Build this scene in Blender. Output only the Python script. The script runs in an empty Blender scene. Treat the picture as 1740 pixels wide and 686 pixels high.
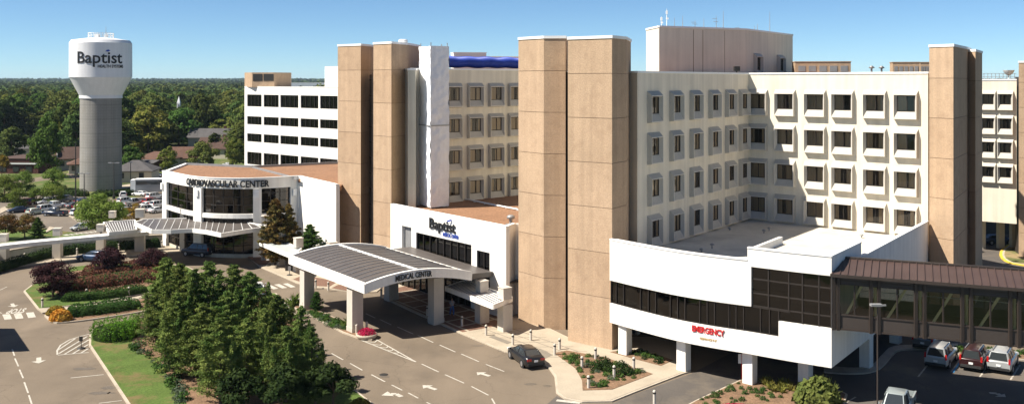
import bpy, math, random
import numpy as np
from mathutils import Vector, Matrix
R = math.radians
random.seed(11)
rng = np.random.default_rng(11)
C = bpy.context.scene.collection

# ---------------------------------------------------------------- survey of the place
# camera 24 m above the drive; a point is given by its bearing column and its scale s
# (pixels per metre at that distance), which fixes X, Y in metres.
F, CX, HY, H = 1600.0, 870.0, 137.0, 24.0
def A(px, s): return ((px - CX) / s, F / s)
def AY(px, Y): return ((px - CX) / F * Y, Y)
def G(px, py, z=0.0):
    s = (py - HY) / (H - z)
    return ((px - CX) / s, F / s)
def zat(py, s): return H - (py - HY) / s
def onwall(P, Q, px):
    k = (px - CX) / F
    dx, dy = Q[0] - P[0], Q[1] - P[1]
    t = (k * P[1] - P[0]) / (dx - k * dy)
    return (P[0] + dx * t, P[1] + dy * t)
def lerp(P, Q, t): return (P[0] + (Q[0] - P[0]) * t, P[1] + (Q[1] - P[1]) * t)
def dist(P, Q): return math.hypot(Q[0] - P[0], Q[1] - P[1])
def ang(P, Q): return math.atan2(Q[1] - P[1], Q[0] - P[0])
def off(P, Q, pt, d):
    """pt moved d metres to the right-hand side of the direction P->Q (towards the viewer)"""
    L = dist(P, Q); return (pt[0] + (Q[1] - P[1]) / L * d, pt[1] - (Q[0] - P[0]) / L * d)

# ---------------------------------------------------------------- materials
MATS = {}
def nt_new(name):
    m = bpy.data.materials.new(name); m.use_nodes = True
    nt = m.node_tree
    return m, nt, nt.nodes, nt.links, nt.nodes['Principled BSDF']
def mat(name, col, rough=0.8, var=0.10, scale=0.6, fine=0.05, fscale=12.0, metal=0.0, bump=0.0, streak=0.0, spec=0.3, stain=None, stain_amt=0.0, stain_scale=0.15):
    """procedural surface: base colour varied by broad and fine noise, optional vertical streaks and stains"""
    if name in MATS: return MATS[name]
    m, nt, N, L, b = nt_new(name)
    tc = N.new('ShaderNodeTexCoord')
    n1 = N.new('ShaderNodeTexNoise'); n1.inputs['Scale'].default_value = scale; n1.inputs['Detail'].default_value = 6
    n2 = N.new('ShaderNodeTexNoise'); n2.inputs['Scale'].default_value = fscale; n2.inputs['Detail'].default_value = 3
    L.new(tc.outputs['Object'], n1.inputs['Vector']); L.new(tc.outputs['Object'], n2.inputs['Vector'])
    def mr(src, lo, hi):
        r = N.new('ShaderNodeMapRange'); r.inputs['From Min'].default_value = 0.3; r.inputs['From Max'].default_value = 0.7
        r.inputs['To Min'].default_value = lo; r.inputs['To Max'].default_value = hi; L.new(src, r.inputs['Value']); return r.outputs['Result']
    f = mr(n1.outputs['Fac'], 1 - var, 1 + var); g = mr(n2.outputs['Fac'], 1 - fine, 1 + fine)
    mu = N.new('ShaderNodeMath'); mu.operation = 'MULTIPLY'; L.new(f, mu.inputs[0]); L.new(g, mu.inputs[1])
    last = mu.outputs[0]
    if streak:
        mp = N.new('ShaderNodeMapping'); mp.inputs['Scale'].default_value = (1.6, 1.6, 0.07); L.new(tc.outputs['Object'], mp.inputs['Vector'])
        n3 = N.new('ShaderNodeTexNoise'); n3.inputs['Scale'].default_value = 1.0; n3.inputs['Detail'].default_value = 5; L.new(mp.outputs[0], n3.inputs['Vector'])
        h = mr(n3.outputs['Fac'], 1 - streak, 1 + streak * 0.4)
        m3 = N.new('ShaderNodeMath'); m3.operation = 'MULTIPLY'; L.new(last, m3.inputs[0]); L.new(h, m3.inputs[1]); last = m3.outputs[0]
    vm = N.new('ShaderNodeVectorMath'); vm.operation = 'SCALE'; vm.inputs[0].default_value = col[:3]; L.new(last, vm.inputs['Scale'])
    out = vm.outputs[0]
    if stain:
        n4 = N.new('ShaderNodeTexNoise'); n4.inputs['Scale'].default_value = stain_scale; n4.inputs['Detail'].default_value = 8; n4.inputs['Roughness'].default_value = 0.65
        L.new(tc.outputs['Object'], n4.inputs['Vector'])
        r = N.new('ShaderNodeMapRange'); r.inputs['From Min'].default_value = 0.5; r.inputs['From Max'].default_value = 0.68; r.inputs['To Max'].default_value = stain_amt
        L.new(n4.outputs['Fac'], r.inputs['Value'])
        mx = N.new('ShaderNodeMix'); mx.data_type = 'RGBA'; L.new(r.outputs[0], mx.inputs[0]); L.new(out, mx.inputs[6]); mx.inputs[7].default_value = (*stain, 1); out = mx.outputs[2]
    L.new(out, b.inputs['Base Color'])
    b.inputs['Roughness'].default_value = rough; b.inputs['Metallic'].default_value = metal
    b.inputs['Specular IOR Level'].default_value = spec
    if bump:
        bp = N.new('ShaderNodeBump'); bp.inputs['Strength'].default_value = bump; bp.inputs['Distance'].default_value = 0.05
        L.new(n2.outputs['Fac'], bp.inputs['Height']); L.new(bp.outputs[0], b.inputs['Normal'])
    MATS[name] = m; return m

def leafmat(name, col, col2, vary=0.35, trans=0.3, scale=0.35):
    """leaves: two greens mixed by clump noise, a shift per plant, light passing through"""
    if name in MATS: return MATS[name]
    m, nt, N, L, b = nt_new(name)
    tc = N.new('ShaderNodeTexCoord'); n1 = N.new('ShaderNodeTexNoise'); n1.inputs['Scale'].default_value = scale; n1.inputs['Detail'].default_value = 4
    geo = N.new('ShaderNodeNewGeometry')
    L.new(tc.outputs['Object'], n1.inputs['Vector'])
    r = N.new('ShaderNodeMapRange'); r.inputs['From Min'].default_value = 0.35; r.inputs['From Max'].default_value = 0.65; L.new(n1.outputs['Fac'], r.inputs['Value'])
    ad = N.new('ShaderNodeMath'); ad.operation = 'MULTIPLY_ADD'; L.new(geo.outputs['Random Per Island'], ad.inputs[0]); ad.inputs[1].default_value = 0.5; L.new(r.outputs[0], ad.inputs[2])
    sb = N.new('ShaderNodeMath'); sb.operation = 'SUBTRACT'; sb.use_clamp = True; L.new(ad.outputs[0], sb.inputs[0]); sb.inputs[1].default_value = 0.25
    mx = N.new('ShaderNodeMix'); mx.data_type = 'RGBA'; L.new(sb.outputs[0], mx.inputs[0]); mx.inputs[6].default_value = (*col, 1); mx.inputs[7].default_value = (*col2, 1)
    oi = N.new('ShaderNodeObjectInfo')
    r2 = N.new('ShaderNodeMapRange'); r2.inputs['To Min'].default_value = 1 - vary; r2.inputs['To Max'].default_value = 1 + vary; L.new(oi.outputs['Random'], r2.inputs['Value'])
    hs = N.new('ShaderNodeHueSaturation'); L.new(mx.outputs[2], hs.inputs['Color']); L.new(r2.outputs[0], hs.inputs['Value'])
    r3 = N.new('ShaderNodeMath'); r3.operation = 'MULTIPLY'; r3.inputs[1].default_value = 7.31; L.new(oi.outputs['Random'], r3.inputs[0])
    r4 = N.new('ShaderNodeMath'); r4.operation = 'FRACT'; L.new(r3.outputs[0], r4.inputs[0])
    r5 = N.new('ShaderNodeMapRange'); r5.inputs['To Min'].default_value = 0.5 - 0.035 * vary / 0.35; r5.inputs['To Max'].default_value = 0.5 + 0.02 * vary / 0.35; L.new(r4.outputs[0], r5.inputs['Value'])
    L.new(r5.outputs[0], hs.inputs['Hue'])
    di = N.new('ShaderNodeBsdfDiffuse'); L.new(hs.outputs[0], di.inputs['Color'])
    tr = N.new('ShaderNodeBsdfTranslucent'); L.new(hs.outputs[0], tr.inputs['Color'])
    ms = N.new('ShaderNodeMixShader'); ms.inputs[0].default_value = trans; L.new(di.outputs[0], ms.inputs[1]); L.new(tr.outputs[0], ms.inputs[2])
    L.new(ms.outputs[0], N['Material Output'].inputs['Surface']); N.remove(b)
    MATS[name] = m; return m

def glassmat(name, tint, refl=0.08, rough=0.03):
    """tinted glazing: part see-through, part mirror, more mirror at grazing angles"""
    if name in MATS: return MATS[name]
    m, nt, N, L, b = nt_new(name)
    t = N.new('ShaderNodeBsdfTransparent'); t.inputs[0].default_value = (*tint, 1)
    g = N.new('ShaderNodeBsdfGlossy'); g.inputs['Roughness'].default_value = rough; g.inputs['Color'].default_value = (0.9, 0.88, 0.85, 1)
    tc = N.new('ShaderNodeTexCoord'); n = N.new('ShaderNodeTexNoise'); n.inputs['Scale'].default_value = 0.7; L.new(tc.outputs['Object'], n.inputs['Vector'])
    bp = N.new('ShaderNodeBump'); bp.inputs['Strength'].default_value = 0.12; bp.inputs['Distance'].default_value = 0.05; L.new(n.outputs['Fac'], bp.inputs['Height']); L.new(bp.outputs[0], g.inputs['Normal'])
    fr = N.new('ShaderNodeFresnel'); fr.inputs[0].default_value = 1.4
    ad = N.new('ShaderNodeMath'); ad.operation = 'ADD'; ad.use_clamp = True; L.new(fr.outputs[0], ad.inputs[0]); ad.inputs[1].default_value = refl - 0.03
    ms = N.new('ShaderNodeMixShader'); L.new(ad.outputs[0], ms.inputs[0]); L.new(t.outputs[0], ms.inputs[1]); L.new(g.outputs[0], ms.inputs[2])
    L.new(ms.outputs[0], N['Material Output'].inputs['Surface']); N.remove(b)
    MATS[name] = m; return m

M = dict(
 white=lambda: mat('white_stucco', (.80, .775, .72), .85, .04, .5, .02, 8, streak=.11),
 cream=lambda: mat('cream_precast', (.70, .64, .525), .85, .05, .35, .03, 10, streak=.13, bump=.1),
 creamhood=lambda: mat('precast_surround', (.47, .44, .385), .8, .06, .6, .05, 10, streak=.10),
 hoodlip=lambda: mat('precast_rim', (.66, .62, .55), .8, .04),
 cap=lambda: mat('white_coping', (.78, .78, .76), .6, .04, .5, .03, 8),
 tan=lambda: mat('tan_aggregate', (.43, .305, .20), .9, .05, .25, .12, 9, streak=.13, bump=.4, stain=(.27,.18,.115), stain_amt=.4, stain_scale=.7),
 tan_pale=lambda: mat('tan_aggregate_pale', (.445, .315, .208), .9, .05, .25, .12, 9, streak=.13, bump=.4, stain=(.27,.18,.115), stain_amt=.3, stain_scale=.9),
 tan_deep=lambda: mat('tan_aggregate_deep', (.415, .29, .188), .9, .05, .25, .12, 9, streak=.13, bump=.4, stain=(.25,.165,.105), stain_amt=.4, stain_scale=.8),
 joint=lambda: mat('panel_joint', (.20, .135, .085), .9),
 slot=lambda: mat('slot_glazing', (.02, .018, .016), .3, spec=.5),
 greywall=lambda: mat('grey_precast', (.56, .53, .43), .85, .06, .4, .04, 10, streak=.16),
 gravel=lambda: mat('brown_gravel_roof', (.25, .135, .075), .95, .10, .5, .28, 3.5, bump=.5, stain=(.14,.075,.045), stain_amt=.5, stain_scale=.25),
 roofwhite=lambda: mat('white_roof_membrane', (.62, .57, .48), .7, .10, .3, .05, 3, stain=(.30,.25,.19), stain_amt=.35, stain_scale=.25),
 concrete=lambda: mat('pale_concrete', (.37, .315, .24), .9, .07, .5, .07, 7, bump=.15, stain=(.27,.22,.16), stain_amt=.35, stain_scale=.4),
 kerb=lambda: mat('kerb_concrete', (.43, .37, .29), .9, .08, .7, .08, 7, stain=(.22,.18,.13), stain_amt=.4, stain_scale=.9),
 column=lambda: mat('column_concrete', (.54, .49, .42), .85, .06, .6, .04, 8, streak=.10),
 asphalt=lambda: asphalt('drive_asphalt', (.165, .130, .094), (.11, .087, .064)),
 lot=lambda: asphalt('parking_asphalt', (.155, .128, .10), (.11, .09, .072)),
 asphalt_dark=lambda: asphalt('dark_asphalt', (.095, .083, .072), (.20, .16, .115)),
 paint=lambda: mat('road_paint', (.46, .43, .37), .8, .10, 1.5, .15, 12, stain=(.24,.20,.155), stain_amt=.7, stain_scale=3.0),
 paintdim=lambda: mat('worn_road_paint', (.42, .38, .32), .8, .15, 1.5, .2, 12, stain=(.19,.16,.125), stain_amt=.95, stain_scale=2.5),
 blue_paint=lambda: mat('blue_bay_paint', (.05, .28, .55), .8, .10, 1.5),
 yellow=lambda: mat('yellow_kerb_paint', (.62, .43, .05), .8, .15, 1.5),
 brick=lambda: mat('brown_pavers', (.17, .095, .065), .9, .10, .8, .25, 6, stain=(.11,.065,.045), stain_amt=.4, stain_scale=.8),
 bronze=lambda: mat('bronze_metal', (.035, .026, .021), .5, .10, .8, .05, 8, spec=.4),
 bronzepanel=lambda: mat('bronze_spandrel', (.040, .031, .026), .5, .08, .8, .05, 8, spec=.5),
 bronzeroof=lambda: mat('bronze_standing_seam', (.085, .054, .045), .5, .12, .5, .05, 8, metal=.2, spec=.5),
 mullion=lambda: mat('dark_mullion', (.03, .024, .02), .5),
 winback=lambda: mat('room_dark', (.032, .028, .024), .9),
 curtain=lambda: curtainmat(),
 glass=lambda: glassmat('bronze_glass', (.74, .69, .62), .05),
 glassdark=lambda: glassmat('dark_bronze_glass', (.20, .16, .13), .06),
 glassclear=lambda: glassmat('walkway_glass', (.86, .83, .77), .04),
 steel=lambda: mat('cream_steel', (.80, .78, .50), .6),
 canopyroof=lambda: mat('canopy_glass_panel', (.095, .082, .074), .45, .14, .4, .06, 6, spec=.35),
 pavegrey=lambda: mat('grey_paving', (.20, .175, .14), .9, .08, .8, .08, 8),
 canopypale=lambda: mat('pale_canopy_roof', (.40, .43, .42), .6, .08, .6, .06, 6),
 greymetal=lambda: mat('grey_metal', (.30, .30, .30), .5, metal=.4),
 darkmetal=lambda: mat('dark_metal', (.035, .033, .03), .5),
 black=lambda: mat('black_letter', (.018, .018, .02), .5),
 blueletter=lambda: mat('blue_letter', (.03, .07, .35), .5),
 red=lambda: mat('red_letter', (.55, .02, .02), .5),
 gold=lambda: mat('gold_letter', (.55, .38, .14), .6),
 tankwhite=lambda: mat('tank_white_paint', (.72, .72, .73), .5, .04, .2, .02, 6, streak=.06),
 tower=lambda: towerconc(),
 tarp=lambda: mat('white_sheeting', (.76, .77, .80), .7, .06, .8, .04, 5),
 bluetube=lambda: mat('blue_tube', (.025, .06, .36), .45, .15, 1.2),
 bark=lambda: mat('bark', (.10, .07, .05), .95, .2, 3, .2, 20),
 mulch=lambda: mat('mulch', (.19, .115, .068), 1, .18, .8, .35, 9, bump=.6, stain=(.09,.06,.035), stain_amt=.5, stain_scale=1.2),
 lawn=lambda: grassmat('lawn_grass', (.08, .12, .03), (.17, .12, .06), .51),
 drygrass=lambda: grassmat('dry_grass', (.11, .12, .045), (.30, .22, .12), .47),
 drygrassgreen=lambda: grassmat('rough_lawn', (.085, .115, .035), (.19, .155, .08), .5),
 hillwood=lambda: mat('wooded_hills', (.045, .065, .035), 1, .25, .02, .3, .12),
 oil=lambda: mat('oil_marks', (.125, .103, .08), .6, .1, 2, .2, 10),
 earth=lambda: grassmat('woodland_ground', (.055, .07, .028), (.13, .10, .06)),
)
def X(k): return M[k]()
def asphalt(name, col, stain):
    """worn asphalt: broad tone shifts, oil film, fine cracks and pale dust"""
    if name in MATS: return MATS[name]
    m = mat(name, col, .9, .11, .09, .13, 11, bump=.3, stain=stain, stain_amt=.6, stain_scale=.16)
    nt = m.node_tree; N = nt.nodes; L = nt.links; b = N['Principled BSDF']; src = b.inputs['Base Color'].links[0].from_socket
    tc = N.new('ShaderNodeTexCoord'); nz = N.new('ShaderNodeTexNoise'); nz.inputs['Scale'].default_value = .5; nz.inputs['Detail'].default_value = 5; L.new(tc.outputs['Object'], nz.inputs['Vector'])
    va = N.new('ShaderNodeVectorMath'); va.operation = 'MULTIPLY_ADD'; L.new(nz.outputs['Color'], va.inputs[0]); va.inputs[1].default_value = (2.5, 2.5, 0); L.new(tc.outputs['Object'], va.inputs[2])
    vo = N.new('ShaderNodeTexVoronoi'); vo.feature = 'DISTANCE_TO_EDGE'; vo.inputs['Scale'].default_value = .13; L.new(va.outputs[0], vo.inputs['Vector'])
    lt = N.new('ShaderNodeMapRange'); lt.inputs['From Max'].default_value = .006; lt.inputs['To Min'].default_value = .72; lt.inputs['To Max'].default_value = 1; L.new(vo.outputs['Distance'], lt.inputs['Value'])
    n5 = N.new('ShaderNodeTexNoise'); n5.inputs['Scale'].default_value = .35; n5.inputs['Detail'].default_value = 7; mp = N.new('ShaderNodeMapping'); mp.inputs['Rotation'].default_value = (0, 0, .7); mp.inputs['Scale'].default_value = (1, .18, 1); L.new(tc.outputs['Object'], mp.inputs['Vector']); L.new(mp.outputs[0], n5.inputs['Vector'])
    r5 = N.new('ShaderNodeMapRange'); r5.inputs['From Min'].default_value = .3; r5.inputs['From Max'].default_value = .7; r5.inputs['To Min'].default_value = .88; r5.inputs['To Max'].default_value = 1.1; L.new(n5.outputs['Fac'], r5.inputs['Value'])
    mu = N.new('ShaderNodeMath'); mu.operation = 'MULTIPLY'; L.new(lt.outputs[0], mu.inputs[0]); L.new(r5.outputs[0], mu.inputs[1])
    v = N.new('ShaderNodeVectorMath'); v.operation = 'SCALE'; L.new(src, v.inputs[0]); L.new(mu.outputs[0], v.inputs['Scale']); L.new(v.outputs[0], b.inputs['Base Color'])
    return m
def curtainmat():
    if 'curtain' in MATS: return MATS['curtain']
    m, nt, N, L, b = nt_new('beige_curtain')
    tc = N.new('ShaderNodeTexCoord'); w = N.new('ShaderNodeTexWave'); w.inputs['Scale'].default_value = 3.0; w.inputs['Distortion'].default_value = 1.5
    L.new(tc.outputs['Object'], w.inputs['Vector'])
    cr = N.new('ShaderNodeMix'); cr.data_type = 'RGBA'; L.new(w.outputs['Fac'], cr.inputs[0]); cr.inputs[6].default_value = (.36, .30, .22, 1); cr.inputs[7].default_value = (.62, .54, .42, 1)
    L.new(cr.outputs[2], b.inputs['Base Color']); b.inputs['Roughness'].default_value = .95
    MATS['curtain'] = m; return m
def towerconc():
    """board-marked concrete shaft: square form pattern, lift lines and stains"""
    if 'towerconc' in MATS: return MATS['towerconc']
    m = mat('shaft_concrete', (.25, .24, .22), .9, .08, .25, .06, 5, streak=.12, stain=(.22,.20,.17), stain_amt=.35, stain_scale=.3)
    nt = m.node_tree; N = nt.nodes; L = nt.links; b = N['Principled BSDF']
    src = b.inputs['Base Color'].links[0].from_socket
    tc = N.new('ShaderNodeTexCoord'); sep = N.new('ShaderNodeSeparateXYZ'); L.new(tc.outputs['Object'], sep.inputs[0])
    at = N.new('ShaderNodeMath'); at.operation = 'ARCTAN2'; L.new(sep.outputs[1], at.inputs[0]); L.new(sep.outputs[0], at.inputs[1])
    def line(src, freq, w):
        a = N.new('ShaderNodeMath'); a.operation = 'MULTIPLY'; a.inputs[1].default_value = freq; L.new(src, a.inputs[0])
        f = N.new('ShaderNodeMath'); f.operation = 'FRACT'; L.new(a.outputs[0], f.inputs[0])
        c = N.new('ShaderNodeMath'); c.operation = 'LESS_THAN'; c.inputs[1].default_value = w; L.new(f.outputs[0], c.inputs[0]); return c.outputs[0]
    a1 = line(at.outputs[0], 48 / (2 * math.pi), .22); a2 = line(sep.outputs[2], 1 / 0.62, .18); a3 = line(sep.outputs[2], 1 / 3.1, .09)
    mx = N.new('ShaderNodeMath'); mx.operation = 'MAXIMUM'; L.new(a1, mx.inputs[0]); L.new(a2, mx.inputs[1])
    mm = N.new('ShaderNodeMath'); mm.operation = 'ADD'; L.new(mx.outputs[0], mm.inputs[0]); L.new(a3, mm.inputs[1])
    sc = N.new('ShaderNodeMath'); sc.operation = 'MULTIPLY_ADD'; L.new(mm.outputs[0], sc.inputs[0]); sc.inputs[1].default_value = -.11; sc.inputs[2].default_value = 1.05
    v = N.new('ShaderNodeVectorMath'); v.operation = 'SCALE'; L.new(src, v.inputs[0]); L.new(sc.outputs[0], v.inputs['Scale'])
    L.new(v.outputs[0], b.inputs['Base Color'])
    MATS['towerconc'] = m; return m
def grassmat(name, col, dry, thr=.56):
    if name in MATS: return MATS[name]
    m = mat(name, col, 1, .16, .35, .28, 9, bump=.5, spec=.1, stain=dry, stain_amt=.8, stain_scale=.30)
    for n in m.node_tree.nodes:
        if n.type == 'MAP_RANGE' and abs(n.inputs['From Min'].default_value - .5) < 1e-4: n.inputs['From Min'].default_value = thr; n.inputs['From Max'].default_value = thr + .12
    return m

# ---------------------------------------------------------------- mesh builder
class MB:
    def __init__(s): s.v = []; s.f = []; s.m = []; s.sm = []
    def add(s, vs, fs, mi=0, smooth=False):
        o = len(s.v); s.v += [tuple(p) for p in vs]
        for f in fs: s.f.append(tuple(i + o for i in f)); s.m.append(mi); s.sm.append(smooth)
    def prism(s, poly, z0, z1, mi=0, top=None, smooth=False):
        a = sum(poly[i][0] * poly[(i + 1) % len(poly)][1] - poly[(i + 1) % len(poly)][0] * poly[i][1] for i in range(len(poly)))
        if a < 0: poly = poly[::-1]
        n = len(poly)
        vs = [(p[0], p[1], z0) for p in poly] + [(p[0], p[1], z1) for p in poly]
        s.add(vs, [(i, (i + 1) % n, n + (i + 1) % n, n + i) for i in range(n)], mi, smooth)
        s.add(vs, [tuple(range(n - 1, -1, -1))], mi); s.add(vs, [tuple(range(n, 2 * n))], mi if top is None else top)
    def sheet(s, poly, z, mi=0):
        a = sum(poly[i][0] * poly[(i + 1) % len(poly)][1] - poly[(i + 1) % len(poly)][0] * poly[i][1] for i in range(len(poly)))
        if a < 0: poly = poly[::-1]
        s.add([(p[0], p[1], z) for p in poly], [tuple(range(len(poly)))], mi)
    def box(s, c, size, rot=0.0, mi=0):
        hx, hy, hz = size[0] / 2, size[1] / 2, size[2] / 2; cs, sn = math.cos(rot), math.sin(rot)
        vs = []
        for z in (-hz, hz):
            for x, y in ((-hx, -hy), (hx, -hy), (hx, hy), (-hx, hy)):
                vs.append((c[0] + x * cs - y * sn, c[1] + x * sn + y * cs, c[2] + z))
        s.add(vs, [(3, 2, 1, 0), (4, 5, 6, 7), (0, 1, 5, 4), (1, 2, 6, 5), (2, 3, 7, 6), (3, 0, 4, 7)], mi)
    def slab(s, P, Q, d0, d1, z0, z1, mi=0):
        """upright slab along P->Q between offsets d0 and d1 on its viewer side"""
        s.prism([off(P, Q, P, d0), off(P, Q, Q, d0), off(P, Q, Q, d1), off(P, Q, P, d1)], z0, z1, mi)
    def bar(s, a, b, w, h=None, mi=0):
        a = Vector(a); b = Vector(b); d = (b - a).normalized(); h = h or w
        up = Vector((0, 0, 1)) if abs(d.z) < .98 else Vector((1, 0, 0))
        sx = d.cross(up).normalized() * w / 2; sy = sx.cross(d).normalized() * h / 2
        vs = [p + i * sx + j * sy for p in (a, b) for i, j in ((-1, -1), (1, -1), (1, 1), (-1, 1))]
        s.add(vs, [(3, 2, 1, 0), (4, 5, 6, 7), (0, 1, 5, 4), (1, 2, 6, 5), (2, 3, 7, 6), (3, 0, 4, 7)], mi)
    def tube(s, pts, rad, n=8, mi=0, cap=True, smooth=True):
        pts = [Vector(p) for p in pts]; rad = rad if hasattr(rad, '__len__') else [rad] * len(pts); rings = []
        prev = None
        for i, p in enumerate(pts):
            d = (pts[min(i + 1, len(pts) - 1)] - pts[max(i - 1, 0)]).normalized()
            up = Vector((0, 0, 1)) if abs(d.z) < .95 else Vector((1, 0, 0))
            if prev is not None: up = prev
            u = d.cross(up).normalized(); v = u.cross(d).normalized(); prev = v
            rings.append([p + (math.cos(2 * math.pi * k / n) * u + math.sin(2 * math.pi * k / n) * v) * rad[i] for k in range(n)])
        vs = [q for r in rings for q in r]; fs = []
        for i in range(len(pts) - 1):
            for k in range(n): fs.append((i * n + k, i * n + (k + 1) % n, (i + 1) * n + (k + 1) % n, (i + 1) * n + k))
        s.add(vs, fs, mi, smooth)
        if cap: s.add(vs, [tuple(range(n - 1, -1, -1)), tuple(range((len(pts) - 1) * n, len(pts) * n))], mi)
    def lathe(s, prof, c=(0, 0, 0), n=32, mi=0, smooth=True):
        vs = [(c[0] + r * math.cos(2 * math.pi * k / n), c[1] + r * math.sin(2 * math.pi * k / n), c[2] + z) for r, z in prof for k in range(n)]
        fs = [(i * n + k, i * n + (k + 1) % n, (i + 1) * n + (k + 1) % n, (i + 1) * n + k) for i in range(len(prof) - 1) for k in range(n)]
        s.add(vs, fs, mi, smooth)
        s.add(vs, [tuple(range(n - 1, -1, -1)), tuple(range((len(prof) - 1) * n, len(prof) * n))], mi)
    def mesh(s, name, mats, o=(0, 0, 0)):
        me = bpy.data.meshes.new(name)
        me.from_pydata([(p[0] - o[0], p[1] - o[1], p[2] - o[2]) for p in s.v], [], s.f)
        for k in mats: me.materials.append(X(k) if isinstance(k, str) else k)
        me.polygons.foreach_set('material_index', s.m); me.polygons.foreach_set('use_smooth', s.sm)
        me.update(); return me
ORG = {}
def tag(o, label=None, cat=None, group=None, kind=None):
    if label: o['label'] = label
    if cat: o['category'] = cat
    if group: o['group'] = group
    if kind: o['kind'] = kind
    return o
def link(name, me, loc=(0, 0, 0), rz=0.0, parent=None):
    o = bpy.data.objects.new(name, me); C.objects.link(o); o.location = loc; o.rotation_euler = (0, 0, rz)
    if parent: o.parent = parent
    return o
def thing(name, loc, label, cat, group=None, rz=0.0):
    o = link(name, None, loc, rz); o.empty_display_size = .3
    ORG[o.name] = tuple(loc); return tag(o, label, cat, group)
def part(name, mb, mats, root, label=None):
    """a child of root, its mesh given in world metres"""
    org = ORG[root.name]
    o = link(name, mb.mesh(name, mats, org), (0, 0, 0), 0, root); ORG[o.name] = org
    if label: o['label'] = label
    return o
def solo(name, mb, mats, label, cat, group=None):
    n = len(mb.v); c = (sum(p[0] for p in mb.v) / n, sum(p[1] for p in mb.v) / n, min(p[2] for p in mb.v))
    o = link(name, mb.mesh(name, mats, c), c); ORG[o.name] = c; return tag(o, label, cat, group)
def struct(name, mb, mats): return tag(link(name, mb.mesh(name, mats)), kind='structure')
def child(name, me, root, loc, rz=0.0, parent=None):
    org = ORG[root.name]
    return link(name, me, (loc[0] - org[0], loc[1] - org[1], loc[2] - org[2]), rz, parent or root)
def copy_tree(o, parent=None):
    c = o.copy(); C.objects.link(c); c.parent = parent
    for ch in list(o.children): copy_tree(ch, c)
    return c
def inset(poly, d):
    n = len(poly); a = sum(poly[i][0] * poly[(i + 1) % n][1] - poly[(i + 1) % n][0] * poly[i][1] for i in range(n)); sg = 1 if a > 0 else -1
    out = []
    for i in range(n):
        p, q, r = poly[i - 1], poly[i], poly[(i + 1) % n]
        e1 = Vector((q[0] - p[0], q[1] - p[1])).normalized(); e2 = Vector((r[0] - q[0], r[1] - q[1])).normalized()
        n1 = Vector((-e1.y, e1.x)) * sg; n2 = Vector((-e2.y, e2.x)) * sg; b = (n1 + n2)
        b = b / max(b.length_squared / 2, .35)
        out.append((q[0] + b.x * d, q[1] + b.y * d))
    return out
def smoothpoly(pts, it=2):
    for _ in range(it):
        o = []
        for i in range(len(pts)):
            p, q = pts[i], pts[(i + 1) % len(pts)]; o += [lerp(p, q, .25), lerp(p, q, .75)]
        pts = o
    return pts
def textmb(txt, height, depth=.12, bold=0.0, sx=1.0, space=1.0):
    """lettering as a solid mesh; lower-left at the origin, in the XZ plane, facing -Y; returns (verts, faces, width)"""
    cu = bpy.data.curves.new('lettering', 'FONT'); cu.body = txt; cu.size = 1.0; cu.extrude = .5; cu.offset = bold; cu.resolution_u = 3; cu.space_character = space
    o = bpy.data.objects.new('lettering', cu); C.objects.link(o)
    dg = bpy.context.evaluated_depsgraph_get(); me = o.evaluated_get(dg).to_mesh()
    vs = [tuple(v.co) for v in me.vertices]; fs = [tuple(p.vertices) for p in me.polygons]
    o.evaluated_get(dg).to_mesh_clear(); bpy.data.objects.remove(o); bpy.data.curves.remove(cu)
    k = height / .69; w = max(v[0] for v in vs) * k * sx
    return [(v[0] * k * sx, -v[2] * depth, v[1] * k) for v in vs], fs, w
def place_text(mb, txt, P, d, z, width, height, depth=.12, mi=0, bold=0.0, stand=.08, space=1.0):
    """letters starting at ground point P along unit direction d (2D), facing its viewer side"""
    vs, fs, w = textmb(txt, height, depth, bold, 1.0, space); sx = width / w
    out = []
    for x, y, zz in vs:
        x *= sx; o = -y + depth / 2 + stand
        out.append((P[0] + d[0] * x + d[1] * o, P[1] + d[1] * x - d[0] * o, z + zz))
    mb.add(out, fs, mi)
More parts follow.
